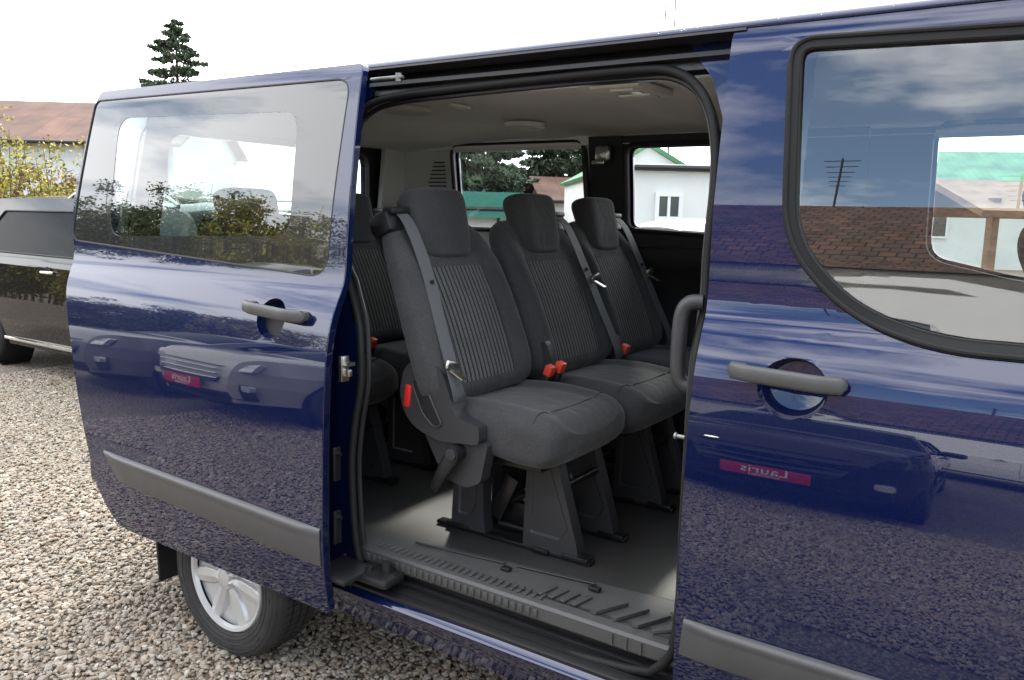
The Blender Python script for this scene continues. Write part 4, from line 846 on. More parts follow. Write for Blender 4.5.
# roof, upper track
NR_ = 40
def roof_ring(x):
    e = max(0, -2.30-x); f = max(0, x-.55); dz = 0.9*e*e+0.25*f*f; pts = []
    half = WID/2; y0 = Y0(2.0)+PX(x)
    for j in range(NR_+1):
        t = -1+2*j/NR_; a = abs(t); y = half+math.copysign((half-y0+.006)*(1-(1-a)**1.0), t)
        z = 2.020+.050*(1-a**2.2)-.016*max(0, (a-.93)/.07)**2; pts.append(Vector((x, y, z-dz)))
    return pts
xs = list(np.linspace(-2.57, 1.0, 44)); rgs = [roof_ring(x) for x in xs]
V = [p for r in rgs for p in r]; Fq = [(i*(NR_+1)+j, i*(NR_+1)+j+1, (i+1)*(NR_+1)+j+1, (i+1)*(NR_+1)+j) for i in range(len(xs)-1) for j in range(NR_)]
q = MB(); q.add(V, Fq, 0, True); ro = q.build('roof', M['paint'], van); md = ro.modifiers.new('t', 'SOLIDIFY'); md.thickness = .012; md.offset = -1
sill_sec(-1.16, .0, [(.184, 2.002), (.170, 1.998), (.168, 1.992), (.186, 1.985), (.30, 1.985), (.30, 2.002)], M['dark_plastic'], 'upper_track')
sill_sec(-1.16, .0, [(.235, 1.984), (.222, 1.960), (.218, 1.925), (.232, 1.915), (.27, 1.915), (.27, 1.984)], M['black_metal'], 'track_wall')
sill_sec(-1.16, -.02, [(.220, 1.965), (.200, 1.961), (.198, 1.950), (.2195, 1.946)], M['dark_plastic'], 'track_lip')
q = MB(); q.tube([(x, Y0(2.0)+PX(x)+.004, 2.001) for x in np.linspace(-2.5, .98, 40)], .006, 6); q.build('roof_gutter', M['black'], van)

# far side: outside skin, inside trims
fs = [(-2.57, .42), (-2.10, .42)]+[p for p in arch if p[1] > .42]+[(-1.30, .42), (1.12, .42), (1.22, .8), (1.30, 1.36), (1.02, 1.93), (.95, 1.995), (-2.5, 1.995), (-2.57, 1.5)]
fw1 = rounded([(-2.075, 1.925), (-1.285, 1.925), (-1.265, 1.50), (-2.075, 1.50)], .06)
fw2 = rounded([(-1.075, 1.900), (-.44, 1.900), (-.42, 1.50), (-1.075, 1.525)], .05)
fw3 = rounded([(.17, 1.955), (.88, 1.94), (1.15, 1.38), (.50, 1.38), (.17, 1.45)], .08)
panel('far_side_panel', M['paint'], fs, [inset(fw1, .012), inset(fw2, .012), inset(fw3, .012)], far(), .012, (.12, .04), van)
for w_ in (fw1, fw2, fw3): panel('far_window', M['glass'], inset(w_, -.02 if False else .02), [], far(.006), 0, (.3, .1), van, back=False)
FI = lambda off: (lambda x, z, d: (x, WID-off-.045*max(0, z-1.35)/.6-d, z))
def inner(off, th): # sheet facing the cabin at y = WID-off
    return lambda x, z, d: (x, WID-off-Y0(z)-PX(x)+.0*d+d, z)
panel('rear_side_trim', M['light_trim'], [(-2.50, .56), (-1.25, .56), (-1.25, 1.94), (-2.50, 1.94)], [inset(fw1, -.0)], inner(.055, 0), .03, (.2, .1), van)
panel('window_pillar_trim', M['black_trim'], rounded([(-1.255, .56), (-1.085, .56), (-1.085, 1.94), (-1.255, 1.94)], .0), [], inner(.075, 0), .05, (.2, .1), van)
panel('window_surround', M['black_trim'], [(-1.095, .56), (-.05, .56), (-.05, 1.94), (-1.095, 1.94)], [fw2], inner(.065, 0), .045, (.2, .1), van)
q = MB(); q.tube([inner(.065, 0)(a, b, 0) for a, b in resample(fw2, .05)], .012, 8, closed=True); q.build('far_window_seal', M['rubber'], van)
q = MB(); q.tube([inner(.055, 0)(a, b, 0) for a, b in resample(fw1, .05)], .010, 8, closed=True); q.build('far_window_seal', M['rubber'], van)
q = MB(); q.tube([(-1.06, WID-.195, 1.455), (-.3, WID-.195, 1.455)], .004, 6); q.tube([(-1.27, WID-.255, 1.90), (-1.26, WID-.20, 1.5), (-1.24, WID-.12, .8)], .010, 6); q.build('trim_edge', M['seat_plastic'], van)
panel('front_side_trim', M['black_trim'], [(-.045, .46), (1.25, .46), (1.28, 1.36), (.98, 1.93), (-.045, 1.93)], [fw3], inner(.065, 0), .045, (.2, .1), van)
# vent louvres and belt anchor on the trims
q = MB()
for k in range(12):
    z = 1.62+.020*k; x1 = -2.115; x0 = -2.115-.11+.055*max(0, (k-6)/6.)
    q.box(((x0+x1)/2, WID-.072-Y0(z), z), (x1-x0, .012, .007), rot=None)
q.build('vent_louvre', M['seat_plastic'], van)
q = MB(); q.box((-1.16, WID-.26, 1.86), (.07, .05, .07), bev=.015); q.box((-1.17, WID-.29, 1.82), (.06, .012, .018), bev=.004); q.build('belt_anchor', M['metal'], van)
# second pillar by the tailgate + tailgate
def TG(d0=0.0): return lambda y, z, d: (-2.585+d0+.10*max(0, z-1.1)/.9-.06*(1-((y-.975)/.9)**2)+d, y, z)
tgw = rounded([(.40, 1.88), (1.55, 1.88), (1.60, 1.42), (.35, 1.42)], .07)
tgo = rounded([(.20, 1.98), (1.75, 1.98), (1.90, 1.3), (1.90, .45), (.05, .45), (.05, 1.3)], .05)
panel('tailgate', M['paint'], tgo, [tgw], TG(), .03, (.1, .05), van)
panel('tailgate_window', M['glass'], tgw, [], TG(.008), 0, (.2, .1), van, back=False)
panel('tailgate_trim', M['black_trim'], rounded([(.22, 1.94), (1.66, 1.94), (1.70, 1.3), (1.75, .6), (.2, .6), (.22, 1.3)], .05), [tgw], TG(.035), .03, (.1, .05), van)
panel('rear_corner_trim', M['light_trim'], [(1.60, .56), (1.80, .56), (1.74, 1.94), (1.60, 1.94)], [], TG(.10), .03, (.1, .1), van)
q = MB(); q.box((-2.62, WID/2, .50), (.14, 1.45, .22), bev=.05); q.build('rear_bumper', M['strip_plastic'], van)
# headliner
def HL(off=0.0):
    def f(x, y, d):
        e = max(0, abs(y-WID/2)-.62)/.30; r = .012*math.exp(-((x+.62)/.05)**2)+.010*math.exp(-((x+1.45)/.06)**2)
        g_ = max(0, -1.75-x); return (x, y, 1.958-.052*e**2.0-r-.05*min(1, g_/.6)-off+d)
    return f
panel('headliner', M['headliner'], [(-2.50, .235), (.95, .235), (.95, 1.745), (-2.50, 1.745)], [], HL(), .012, (.05, .06), van)
q = MB(); rg = []
for k, z in enumerate([1.955, 1.93, 1.905, 1.89]): rg.append([Vector((x, 1.748-.02*math.sin(k/3*math.pi), z)) for x in (-2.5, -2.0, -1.5, -1.0, -.5, 0, .5)])
q.v = [tuple(p) for r in rg for p in r]; q.f = [(i*7+j, i*7+j+1, (i+1)*7+j+1, (i+1)*7+j) for i in range(3) for j in range(6)]; q.m = [0]*18; q.s = [True]*18
q.build('headliner_edge', M['headliner'], van)
# near inner cant rail (headliner edge at the opening)
# ceiling fittings
def ceil(u, v, z=1.945):
    p = at(u, v, 2, z); return float(p[0]), float(p[1])
x, y = ceil(632, 88, 1.948)
q = MB(); q.box((x, y, 1.943), (.16, .24, .022), bev=.009); lo = q.build('ceiling_lamp', M['light_trim'], van)
q = MB(); q.box((x+.012, y-.055, 1.931), (.07, .075, .008), bev=.003); q.build('lens', M['lamp_lens'], lo)
q = MB(); q.box((x, y+.05, 1.931), (.10, .07, .006), bev=.002); q.build('reading_lens', M['headliner'], lo)
x, y = ceil(408, 111, 1.943)
q = MB(); q.lathe((x, y, 1.94), [(.075, .014), (.085, .0), (.07, -.008), (.001, -.010)], 'z', 28); q.build('ceiling_vent', M['light_trim'], van)
x, y = ceil(460, 107, 1.943)
q = MB(); q.box((x, y, 1.945), (.02, .10, .012), bev=.004); q.box((x, y, 1.938), (.010, .04, .006), bev=.002); q.build('ceiling_hook', M['light_trim'], van)
x, y = ceil(525, 127, 1.935)
q = MB(); q.lathe((x, y, 1.95), [(.085, .0), (.080, -.018), (.062, -.022), (.055, -.010), (.03, -.008), (.022, -.022), (.001, -.026)], 'z', 32); q.build('air_outlet', M['light_trim'], van)
# floor
q = MB(); q.box((-.70, .98, .545), (3.6, 1.72, .03)); fl = q.build('floor', mat('floor_vinyl', (0.033, 0.032, 0.031), 0.42, var=0.25, vscale=5, bump=0.25, bscale=300), van)
q = MB(); q.box((-.5, .975, .38), (3.9, 1.55, .26)); q.build('underbody', M['black'], van)
for s, y in ((0, .20), (1, 1.75)): q = MB(); q.box((-1.75, y, .72), (.85, .22, .34), bev=.08); q.build('wheel_house', M['black_trim'], van)
q = MB(); q.box((-.06, .60, .80), (.03, .9, .5), bev=.01); q.build('cab_step_panel', M['black_trim'], van)
# grab handle on the front door pillar, near edge of the opening
q = MB(); q.tube(catmull([(-.045, .125, 1.392), (-.075, .118, 1.388), (-.092, .115, 1.36), (-.095, .112, 1.29), (-.092, .110, 1.225), (-.078, .112, 1.198), (-.045, .118, 1.192)], 5), .0185, 12); q.build('grab_handle', M['seat_plastic'], van)
q = MB(); q.cyl((-.05, .07, 1.085), (-.070, .07, 1.085), .005); q.cyl((-.070, .07, 1.085), (-.075, .07, 1.085), .008); q.build('striker_pin', M['dull_metal'], van)

# windscreen, bonnet, front end (out of frame, kept simple but real)
def wrap(name, prof, mt, n=12, crown=.05):
    q = MB(); vs = []
    for (x, z) in prof:
        y0 = Y0(min(z, 1.97))+PX(x)+.002
        for j in range(n+1):
            t = -1+2*j/n; vs.append((x+crown*(1-t*t), WID/2+t*(WID/2-y0), z+.02*(1-t*t)))
    fs_ = [(i*(n+1)+j, i*(n+1)+j+1, (i+1)*(n+1)+j+1, (i+1)*(n+1)+j) for i in range(len(prof)-1) for j in range(n)]
    q.add(vs, fs_, 0, True); return q.build(name, mt, van)
wrap('windscreen', [(1.0, 1.955), (1.12, 1.80), (1.30, 1.55), (1.42, 1.36)], M['glass'])
wrap('bonnet', [(1.42, 1.355), (1.75, 1.22), (2.30, 1.02)], M['paint'])
wrap('front_bumper', [(2.30, 1.015), (2.42, .70), (2.36, .36), (2.30, .30)], M['paint'])
for s_, yb in ((1, 0), (-1, WID)):
    q = MB(); q.tube([(x, yb+s_*(Y0(min(z, 1.97))+PX(x)+.025), z) for x, z in ((.90, 1.985), (1.02, 1.93), (1.14, 1.78), (1.30, 1.54), (1.44, 1.34))], [.03, .032, .034, .038, .045], 10, sx=1.0); q.build('windscreen_pillar', M['paint'], van)
q = MB(); q.box((1.38, .975, 1.33), (.22, 1.62, .04), bev=.01); q.build('cowl', M['dark_plastic'], van)
q = MB(); q.box((1.20, .975, 1.10), (.45, 1.6, .36), bev=.10); q.build('dashboard', M['dark_plastic'], van)
# wheels
def van_wheel(cx, cy, s, cz=.292, rr=.292):
    t = make_wheel(van, 'wheel', None, rr, .20, s); o = t.build('wheel', M['tyre'], van); o.location = (cx, cy, cz); r0 = rr*.665
    q = MB()
    for k in range(56):
        a = 2*math.pi*k/56
        for off, yy in ((0, -.055), (.05, 0), (0, .055)): q.box((math.cos(a+off)*rr*.999, yy, math.sin(a+off)*rr*.999), (.007, .038, .020), rot=None) if False else None
    for k in range(64):
        a = 2*math.pi*k/64; e = Vector((math.cos(a), 0, math.sin(a))); g_ = Vector((-math.sin(a), 0, math.cos(a)))
        for y0_, y1_, sk in ((-.062, -.039, .006), (.039, .062, -.006), (-.030, -.006, .004), (.006, .030, -.004)):
            A_ = [e*rr*r_+g_*(w2+(sk if yq == y1_ else 0))+Vector((0, yq, 0)) for r_ in (.990, 1.0035) for w2 in (-.0015, .0015) for yq in (y0_, y1_)]
            q.add(A_, [(0, 1, 3, 2), (4, 5, 7, 6), (0, 1, 5, 4), (2, 3, 7, 6), (0, 2, 6, 4), (1, 3, 7, 5)])
    for yy in (-.035, 0, .035): q.lathe((0, yy, 0), [(rr*1.0005, -.004), (rr*1.004, -.004), (rr*1.004, .004), (rr*1.0005, .004)], n=64)
    q.build('tread_groove', M['black'], o)
    q = MB()
    for f_, w_ in ((.74, .004), (.80, .002), (.90, .003), (.945, .003)):
        yb = np.interp(f_, [.70, .84, .94, .985], [.10, .106, .098, .082]); q.lathe((0, 0, 0), [(rr*f_-w_, s*(yb-.001)), (rr*f_, s*(yb+.0025)), (rr*f_+w_, s*(yb-.001))], n=72)
    for k in range(9): a = 2*math.pi*k/9+.2; q.box((math.cos(a)*rr*.85, s*.1055, math.sin(a)*rr*.85), (.004, .004, .022), rot=Matrix.Rotation(-a, 3, 'Y'))
    q.build('sidewall_rib', M['tyre'], o)
    h = MB()
    h.lathe((0, 0, 0), [(r0, s*.072), (r0*1.015, s*.088), (r0*.985, s*.097), (r0*.93, s*.094), (r0*.90, s*.082)], n=72)                       # outer lip
    # deep disc with a raised seven-point star
    ns = 7; NA = 280; rad = list(np.linspace(0, .93, 30))
    rg = []
    for f in rad:
        ring = []
        for k in range(NA):
            a = 2*math.pi*k/NA; ph = (a*ns/(2*math.pi)) % 1; dd = abs(ph-.5)*2      # 1 on the spoke axis
            wspk = 1.0-.78*f; on = min(1, max(0, (dd-(1-wspk)+.10)/.12)); crest = max(0, (dd-(1-wspk))/(wspk))
            y = .070+.014*on*(1-.2*f)+.010*crest*on*(1-.55*f)+(.012*(1-f) if f < .2 else 0)
            ring.append(Vector((math.cos(a)*r0*max(f, .002), s*y, math.sin(a)*r0*max(f, .002))))
        rg.append(ring)
    h.rings(rg, cap=False); h.lathe((0, 0, 0), [(r0*.17, s*.070), (r0*.165, s*.101), (r0*.12, s*.105), (.001, s*.1055)], n=36); ho = h.build('hubcap', M['hubcap'], o, sharp=28)
    v = MB()
    for k in range(ns):
        a = 2*math.pi*(k+.5)/ns+math.pi/ns*0; a = 2*math.pi*(k)/ns+math.pi/ns
        a = 2*math.pi*k/ns+ (math.pi/ns)
        e = Vector((math.cos(a), 0, math.sin(a))); g_ = Vector((-math.sin(a), 0, math.cos(a)))
        P = rounded([(r0*.56, 0), (r0*.76, r0*.085), (r0*.76, -r0*.085)], .005, 3)
        pts = [e*x+g_*y_+Vector((0, s*.074, 0)) for x, y_ in P]; pts = [p+Vector((0, -s*.006, 0)) for p in pts]; pt2 = [p-Vector((0, s*.02, 0)) for p in pts]
        nn = len(pts); v.add(pts+pt2, [tuple(range(nn))]+[(i, (i+1) % nn, nn+(i+1) % nn, nn+i) for i in range(nn)])
    v.build('hubcap_opening', M['black'], ho)
    return o
wo1 = van_wheel(-1.715, .135, -1); wo1.rotation_euler = (0, R(14), 0)
van_wheel(-1.715, WID-.135, 1); van_wheel(1.52, .135, -1); van_wheel(1.52, WID-.135, 1)
q = MB(); q.lathe((-1.73, .26, .30), [(.375, -.02), (.40, -.22), (.36, -.235)], n=48) if False else None
for cx in (-1.73, 1.52):
    for y0_, s in ((.05, 1), (WID-.05, -1)):
        q = MB()
        for (r0_, h0, r1_, h1) in ((.368, 0, .366, .26), (.366, .26, .02, .27)):
            A_ = [Vector((cx+r0_*math.cos(t), y0_+s*h0, .30+r0_*math.sin(t))) for t in np.linspace(0, math.pi, 24)]; B_ = [Vector((cx+r1_*math.cos(t), y0_+s*h1, .30+r1_*math.sin(t))) for t in np.linspace(0, math.pi, 24)]
            q.add(A_+B_, [(i, i+1, 25+i, 24+i) for i in range(23)], 0, True)
        q.build('arch_liner', M['black'], van)
def flap(x, y): q = MB(); q.add([(x+.02*math.sin(z*9)+dx, y+dy, z) for dx in (0, .012) for z in (.125, .30, .46) for dy in (-.10, .10)], [(0, 1, 3, 2), (2, 3, 5, 4), (6, 7, 9, 8), (8, 9, 11, 10), (0, 1, 7, 6), (4, 5, 11, 10), (0, 2, 8, 6), (2, 4, 10, 8), (1, 3, 9, 7), (3, 5, 11, 9)]); return q.build('mud_flap', M['dark_plastic'], van, bevel=.004)
flap(-2.22, .19); flap(-2.13, WID-.17)

# ------------------------------------------------------------------ seats
def sup(v, e): return math.copysign(abs(v)**e, v)
def build_cushion(W, D, parent, name, x0=0.0):
    """x from 0 (rear) to D (front); centred on y"""
    q = MB(); rg = []; n = 44; K = 22
    for i in range(K+1):
        f = i/K; x = x0+D*f
        endf = min(1, (1-abs(2*f-1)**9)); endr = max(.02, min(1, math.sqrt(max(0, 1-max(0, (f-.86)/.14)**2))))*max(.3, min(1, math.sqrt(max(0, 1-max(0, (.06-f)/.06)**2))))
        hw = W/2*(.90+.10*min(1, f*2.2))*(.82+.18*endr); top = .012+.030*math.sin(math.pi*min(1, f*1.02))*.6-.022*max(0, (f-.8)/.2)**2; bot = -.105-.035*min(1, f*1.5)+.035*max(0, (f-.8)/.2)**2
        mid = (top+bot)/2; hh = (top-bot)/2*(.35+.65*endr); r = []
        for j in range(n):
            a = 2*math.pi*j/n; cy, cz = sup(math.cos(a), .42), sup(math.sin(a), .48); y = hw*cy; z = mid+hh*cz
            if math.sin(a) > 0:
                t = abs(cy); z += .022*math.exp(-((t-.80)/.16)**2)*(1-.5*f)-.010*math.exp(-((t-.56)/.05)**2)*min(1, (1-f)*4)-.006*math.exp(-(t/.4)**2)
            r.append(Vector((x, y, z)))
        rg.append(r)
    q.rings(rg); o = q.build(name, M['fabric'], parent, subsurf=1, sharp=0)
    def surf(f, t, sgn):                      # a point of the upholstery's top, for the stitched seams
        endr = max(.02, min(1, math.sqrt(max(0, 1-max(0, (f-.86)/.14)**2)))); hw = W/2*(.90+.10*min(1, f*2.2))*(.82+.18*endr)
        top = .012+.030*math.sin(math.pi*min(1, f*1.02))*.6-.022*max(0, (f-.8)/.2)**2; bot = -.105-.035*min(1, f*1.5)+.035*max(0, (f-.8)/.2)**2
        hh = (top-bot)/2*(.35+.65*endr); a = math.acos(min(1, t**(1/.42))); z = (top+bot)/2+hh*sup(math.sin(a), .48)
        z += .022*math.exp(-((t-.80)/.16)**2)*(1-.5*f)-.010*math.exp(-((t-.56)/.05)**2)*min(1, (1-f)*4)-.006*math.exp(-(t/.4)**2)
        return Vector((x0+D*f, sgn*hw*t, z+.0012))
    for sgn in (-1, 1):
        q = MB(); q.tube([surf(f, .575, sgn) for f in np.linspace(.10, .80, 16)], .0018, 6); q.build('seam', M['fabric'], o)
    q = MB(); q.tube([surf(.80, abs(t), 1 if t > 0 else -1) for t in np.linspace(-.93, .93, 30)], .0018, 6); q.build('seam', M['fabric'], o)
    return o
def back_section(s_, W, H):
    """half width and thickness at height s_"""
    f = s_/H
    w_ = np.interp(f, [0, .08, .25, .42, .6, .78, .9, .97, 1.0], [.86, .97, 1.0, 1.0, .98, .93, .86, .74, .55])*W/2
    th = np.interp(f, [0, .1, .5, .9, 1.0], [.10, .115, .10, .075, .05]); return w_, th
def build_back(W, H, parent, lean, origin):
    """upholstered back; local frame: y across, z up along the lean, +x to the front"""
    piv = empty('backrest', (0, 0, 0)) if False else None
    q = MB(); rg = []; n = 48; K = 26
    for i in range(K+1):
        f = i/K; s_ = H*f; hw, th = back_section(s_, W, H); e = math.sqrt(max(0, 1-max(0, (f-.90)/.10)**2)); e = max(.12, e)*max(.5, min(1, f/.05+.5)); th2 = th*e; r = []
        curve = .018*math.sin(math.pi*f)-.0
        for j in range(n):
            a = 2*math.pi*j/n; cy, cx = sup(math.cos(a), .45), sup(math.sin(a), .55); y = hw*cy; x = th2/2*cx+curve
            if math.sin(a) > 0:
                t = abs(y)/(W/2); x += (.030*math.exp(-((t-.78)/.17)**2)*np.interp(f, [0, .15, .7, .9], [.5, 1, .8, 0])-.010*math.exp(-((t-.53)/.045)**2)*np.interp(f, [0, .08, .75, .85], [0, 1, .9, 0]))
                x -= .012*math.exp(-((f-.80)/.02)**2)*(t < .55)
            r.append(Vector((x, y, s_)))
        rg.append(r)
    q.rings(rg)
    for i, fc in enumerate(q.f):
        c = sum((Vector(q.v[k]) for k in fc), Vector())/len(fc)
        if abs(c.y) < .275*W and .07*H < c.z < .70*H and c.x > .02: q.m[i] = 1
    o = q.build('backrest', [M['fabric'], M['stripe']], parent, subsurf=1, sharp=0); o.location = origin; o.rotation_euler = (0, -lean, 0)
    # seams beside the insert
    for sy in (-1, 1):
        q = MB(); pts = []
        for f in np.linspace(.07, .72, 18):
            hw, th = back_section(H*f, W, H); pts.append((th/2*1.0+.018*math.sin(math.pi*f)+.001, sy*(.285*W), H*f))
        q.tube(pts, .0032, 6); q.build('seam', M['fabric'], o)
    return o
def build_headrest(bk, H, W=.270, h=.232):
    q = MB(); rg = []; n = 40; K = 18
    for i in range(K+1):
        f = i/K; z = H-.145+h*f
        hw = np.interp(f, [0, .06, .25, .45, .8, .93, 1], [.32, .42, .465, .485, .5, .48, .38])*W; th = np.interp(f, [0, .08, .5, .85, .96, 1], [.03, .065, .085, .10, .085, .03])
        xo = np.interp(f, [0, .3, 1], [.050, .045, .030]); r = []
        for j in range(n):
            a = 2*math.pi*j/n; y = hw*sup(math.cos(a), .5); x = th/2*sup(math.sin(a), .6)+xo
            if math.sin(a) > 0: x -= .012*math.exp(-(abs(y)/(W*.30))**4)*(f > .1)*(f < .9); 
            x -= .02*(abs(y)/(W/2))**3
            r.append(Vector((x, y, z)))
        rg.append(r)
    q.rings(rg); o = q.build('headrest', M['fabric'], bk.parent, subsurf=1, sharp=0); k = math.sin(-bk.rotation_euler.y); dl = R(11); piv = Vector((0, 0, H-.10)); rb = Matrix.Rotation(bk.rotation_euler.y, 3, 'Y'); rh = Matrix.Rotation(bk.rotation_euler.y+dl, 3, 'Y'); o.location = bk.location+rb @ piv-rh @ piv; o.rotation_euler = (0, bk.rotation_euler.y+dl, 0)
    return o
def ribbon(pts, w_, t_, name, mt, parent, side=None):
    """flat strap: pts with per-point width direction side"""
    pts = catmull(pts, 5); q = MB(); rg = []
    sv = Vector(side).normalized()
    for i, p in enumerate(pts):
        t = (pts[min(i+1, len(pts)-1)]-pts[max(i-1, 0)]).normalized(); s_ = (sv-t*sv.dot(t)).normalized(); nn = t.cross(s_).normalized()
        rg.append([p+s_*w_/2+nn*t_/2, p+s_*w_/2-nn*t_/2, p-s_*w_/2-nn*t_/2, p-s_*w_/2+nn*t_/2])
    q.rings(rg, smooth=True); return q.build(name, mt, parent, sharp=30)
def leg_panel(x0t, x1t, x0b, x1b, zt, zb, y, t, parent, mt=None, recess=True, ss=-1):
    """splayed pedestal leg with a recessed field on its outer face (facing -y)"""
    q = MB(); P = rounded([(x0b, zb), (x0b, zb+.03), (x0t, zt), (x1t, zt), (x1b, zb+.04), (x1b+.006, zb)], [.0, .02, .02, .02, .02, 0], 3)
    I = rounded([(x0b+(x0t-x0b)*.2+.022, zb+.045), (x0t+.020, zt-.03), (x1t-.020, zt-.03), (x1b-.030, zb+.085), (x1b-.055, zb+.045)], .012, 3)
    tri = geometry.tessellate_polygon([[Vector((a, b, 0)) for a, b in P], [Vector((a, b, 0)) for a, b in I]]); al = P+I; n = len(P); m = len(I)
    vs = [Vector((a, y, b)) for a, b in al]+[Vector((a, y+t, b)) for a, b in P]+[Vector((a, y+.006, b)) for a, b in inset(I, .006 if True else 0)]
    fs_ = [tuple(k) for k in tri]+[(i, (i+1) % n, n+m+(i+1) % n, n+m+i) for i in range(n)]+[tuple(n+m+i for i in range(n))]
    c = n+m+n
    fs_ += [(n+i, n+(i+1) % m, c+(i+1) % m, c+i) for i in range(m)]+[tuple(c+i for i in range(m))]
    q.add(vs, fs_, 0, False); return q.build('leg', mt or M['seat_plastic'], parent, bevel=.003)
FZ = .562
def seat(x, y, W=.465, Dp=.44, zc=1.0, shield=True, belt='left', row=2, label=None, stripes=True, legs=(-.17, .17), cushion=True, lean=R(23), Hb=.60):
    root = empty('seat', (x, y, 0), 0, van)
    if label: root['label'] = label
    if cushion: build_cushion(W, Dp, root, 'cushion')
    for o in root.children: o.location.z = zc
    bk = build_back(W+.035+(.025 if shield else 0), Hb, root, lean, (.035, -.03 if shield else 0, zc+.010)); build_headrest(bk, Hb)
    Mx = bk.matrix_basis.copy() if False else Matrix.Translation(Vector((.035, -.03 if shield else 0, zc+.010))) @ Matrix.Rotation(-lean, 4, 'Y')
    sd_ = -1 if belt == 'left' else 1
    def B(px, py, pz): return tuple(Mx @ Vector((px, py, pz)))
    if belt:
        g_ = MB(); c = Vector(B(.00, sd_*.195, Hb-.022)); g_.box(c, (.09, .085, .075), bev=.025, rot=Matrix.Rotation(-lean, 3, 'Y')); g_.box(Vector(B(.040, sd_*.180, Hb+.008)), (.045, .085, .022), bev=.008); g_.build('belt_guide', M['dark_plastic'], root)
        pts = [B(.045, sd_*.172, Hb+.004), B(.075, sd_*.180, Hb-.06), B(.088, sd_*.185, .40), B(.092, sd_*.205, .20), B(.095, sd_*.222, .03), (.10, sd_*(W/2-.008), zc+.02), (.09, sd_*(W/2-.002), zc-.06)]
        ribbon(pts, .046, .0025, 'seat_belt', M['belt'], root, (.12, 1, 0))
        tz = .10 if row == 2 and belt == 'left' else .32
        c = Vector(B(.100, sd_*.216, tz)); g_ = MB(); g_.box(c, (.014, .060, .026), bev=.004, rot=Matrix.Rotation(R(15)*sd_, 3, 'X')); g_.box(c+Vector((.03, -.012, -.022)), (.05, .022, .004), rot=Matrix.Rotation(R(25), 3, 'Y')); g_.build('belt_tongue', M['metal'], root)
        g_ = MB(); c = Vector(B(.092, sd_*.185, .36)); g_.cyl(c, c+Vector((.006, 0, 0)), .007); g_.build('belt_button', M['dark_plastic'], root)
    if shield:
        ys = -W/2-.012
        P = rounded([(-.095, zc+.04), (-.075, zc+.125), (-.015, zc+.160), (.060, zc+.140), (.100, zc+.05), (.120, zc-.005), (.205, zc-.018), (.208, zc-.072), (.06, zc-.085), (-.03, zc-.060), (-.075, zc-.02)], [.03, .05, .04, .04, .03, .03, .015, .02, .03, .03, .03], 5)
        q = MB(); q.prism(P, lambda a, b, d: (a, ys-.030+d, b), 0, .055); so_ = q.build('side_shield', M['seat_plastic'], root, bevel=.010)
        q = MB(); q.prism(rounded([(-.045, zc+.085), (-.005, zc+.10), (.075, zc-.035), (.045, zc-.045), (.0, zc-.01)], .02, 5), lambda a, b, d: (a, ys-.034+d, b), 0, .01); q.build('inset_cover', M['dark_plastic'], so_, bevel=.002)
        q = MB(); q.tube([(p[0], ys-.033, p[1]) for p in rounded([(-.045, zc+.085), (-.005, zc+.10), (.075, zc-.035), (.045, zc-.045), (.0, zc-.01)], .02, 5)], .0035, 6, closed=True); q.build('inset_rim', M['seat_plastic'], so_)
        P = rounded([(-.015, zc-.07), (.225, zc-.07), (.200, zc-.19), (.150, zc-.215), (.065, zc-.20)], .015, 4)
        q = MB(); q.prism(P, lambda a, b, d: (a, ys-.010+d, b), 0, .045); q.build('recliner_cover', M['seat_plastic'], root, bevel=.008)
        q = MB(); rg = []
        for f in np.linspace(0, 1, 10):
            c = Vector((.125-.075*f, ys-.033-.010*math.sin(f*3), zc-.108-.125*f)); hw = .026*(1-.45*f)+.001; a_ = Vector((.86, 0, -.5))
            rg.append([c+a_*hw*sup(math.cos(t), .8)+Vector((0, 1, 0))*.014*(1-.3*f)*sup(math.sin(t), .8) for t in np.linspace(0, 2*math.pi, 14, endpoint=False)])
        q.rings(rg); q.cyl((.125, ys-.010, zc-.108), (.125, ys-.052, zc-.108), .024, n=24); lv = q.build('recliner_lever', M['dark_plastic'], root)
        q = MB(); q.lathe((.125, ys-.052, zc-.108), [(.018, 0), (.0175, -.005), (.001, -.006)], 'y', 20); q.build('pivot_cap', M['seat_plastic'], lv)
        q = MB(); q.box((-.060, ys-.020, zc+.035), (.024, .03, .07), rot=Matrix.Rotation(R(8), 3, 'Y'), bev=.005); q.build('release_strap', M['red'], root)
    # frame and legs
    q = MB(); q.box((.18, 0, zc-.14), (.34, W*.7, .03), bev=.005)
    for yy in legs: q.box((.19, yy+.01, zc-.16), (.30, .02, .05))
    q.tube([(.05, legs[0], zc-.22), (.05, legs[1], zc-.22)], .012); q.tube([(.36, legs[0], zc-.22), (.36, legs[1], zc-.22)], .012)
    q.tube([(.03, legs[0]+.05, FZ+.05), (.36, legs[0]+.05, zc-.2)], .010); q.box((.20, (legs[0]+legs[1])/2, FZ+.075), (.22, abs(legs[1]-legs[0])*.55, .075), bev=.01); q.box((.13, legs[0]+.03, FZ+.13), (.05, .02, .16), bev=.005, rot=Matrix.Rotation(R(25), 3, 'Y')); q.tube([(.10, legs[0]+.05, FZ+.03), (.34, legs[0]+.05, FZ+.03)], .014); q.build('seat_frame', M['black_metal'], root)
    q = MB(); q.tube([(.115, legs[0]+.03, FZ+.11), (.115, legs[1]-.01, FZ+.11)], .006); q.build('spring_rod', M['metal'], root)
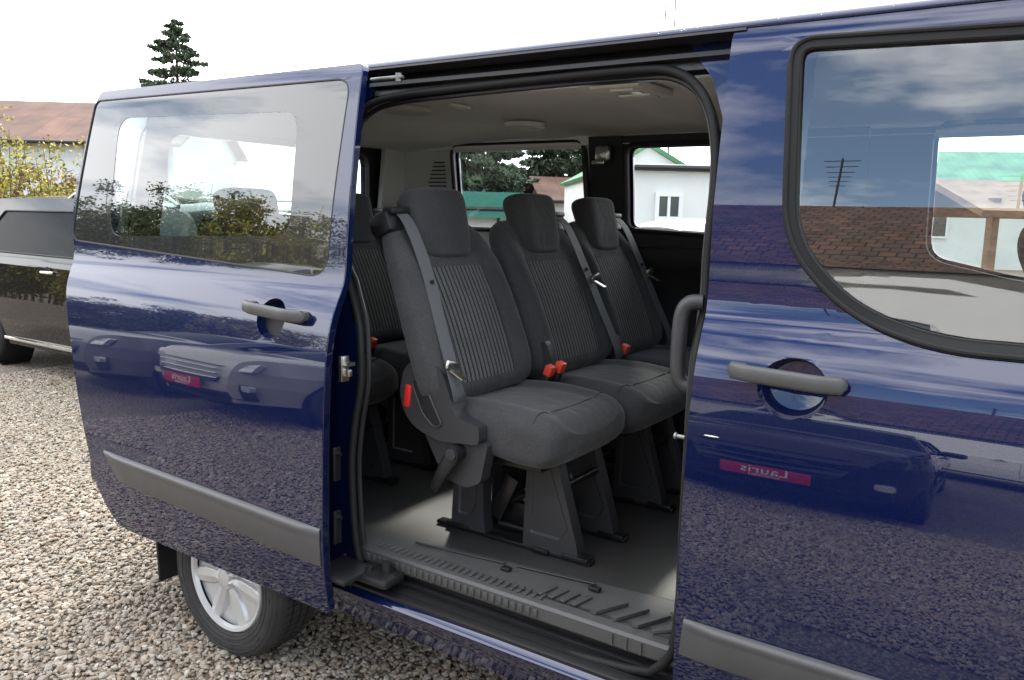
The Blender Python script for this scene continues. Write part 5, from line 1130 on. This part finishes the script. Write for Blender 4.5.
    for yy in legs:
        leg_panel(.245, .345, .235, .425, zc-.13, FZ+.012, yy-.02, .045, root)
        leg_panel(-.03, .07, -.045, .085, zc-.13, FZ+.012, yy-.02, .045, root)
        r_ = MB(); r_.box((.18, yy, FZ+.006), (.58, .036, .012), bev=.003); r_.box((.42, yy, FZ+.014), (.09, .05, .016), bev=.004); r_.box((-.02, yy, FZ+.014), (.09, .05, .016), bev=.004)
        r_.box((.30, yy-.022, FZ+.010), (.06, .012, .014), bev=.003); r_.build('floor_rail', M['black_metal'], root)
    return root
SXB = -.90
s1 = seat(SXB-.01, .435, legs=(-.055, .17), label='single seat nearest the open door')
s2_ = seat(SXB, .955, W=.52, shield=False, belt='right', legs=(.0, .19), label='middle seat of the second row')
s3_ = seat(SXB, 1.45, W=.47, shield=False, belt='right', legs=(.05, .20), label='seat by the far window')
def buckle(x, y, z, name='belt_buckle', par=van, tilt=20):
    q = MB(); rt = Matrix.Rotation(R(tilt), 3, 'Y'); q.box((x, y, z), (.026, .030, .075), bev=.005, rot=rt); o = q.build(name, M['dark_plastic'], par)
    c = Vector((x, y, z))+rt @ Vector((0, 0, .040)); q = MB(); q.box(c, (.028, .034, .036), bev=.004, rot=rt); q.build('release_button', M['orange'], o); return o
p_ = at(546, 381, 0, -.78); buckle(-.78, float(p_[1]), float(p_[2])); buckle(-.765, float(p_[1])+.042, float(p_[2])+.008); buckle(-.80, 1.235, 1.03)
# hinge cover between first and second seat
q = MB(); q.prism(rounded([(-.86, .95), (-.865, 1.13), (-.83, 1.16), (-.80, 1.10), (-.77, .98)], .02, 4), lambda a, b, d: (a, .705+d, b), 0, .03); q.build('hinge_cover', M['seat_plastic'], van, bevel=.006); q = MB(); q.prism(rounded([(-.86, .95), (-.865, 1.10), (-.83, 1.13), (-.80, 1.08), (-.77, .98)], .02, 4), lambda a, b, d: (a, 1.225+d, b), 0, .025); q.build('hinge_cover', M['seat_plastic'], van, bevel=.006)
# third row
for yy, b, lb in ((.42, None, 'third row seat nearest the open door'), (.95, 'right', 'middle seat of the third row'), (1.44, 'right', 'third row seat by the far window')):
    o = seat(-1.86, yy, shield=False, belt=b, row=3, legs=(-.15, .15), label=lb); 
buckle(-1.64, .69, 1.03); buckle(-1.64, 1.21, 1.03)
# front seats
for yy, lb in ((.50, 'front passenger seat'), (1.42, 'driver seat')):
    o = seat(.75, yy, W=.50, Dp=.48, shield=False, belt=None, legs=(-.15, .15), label=lb, zc=1.02)
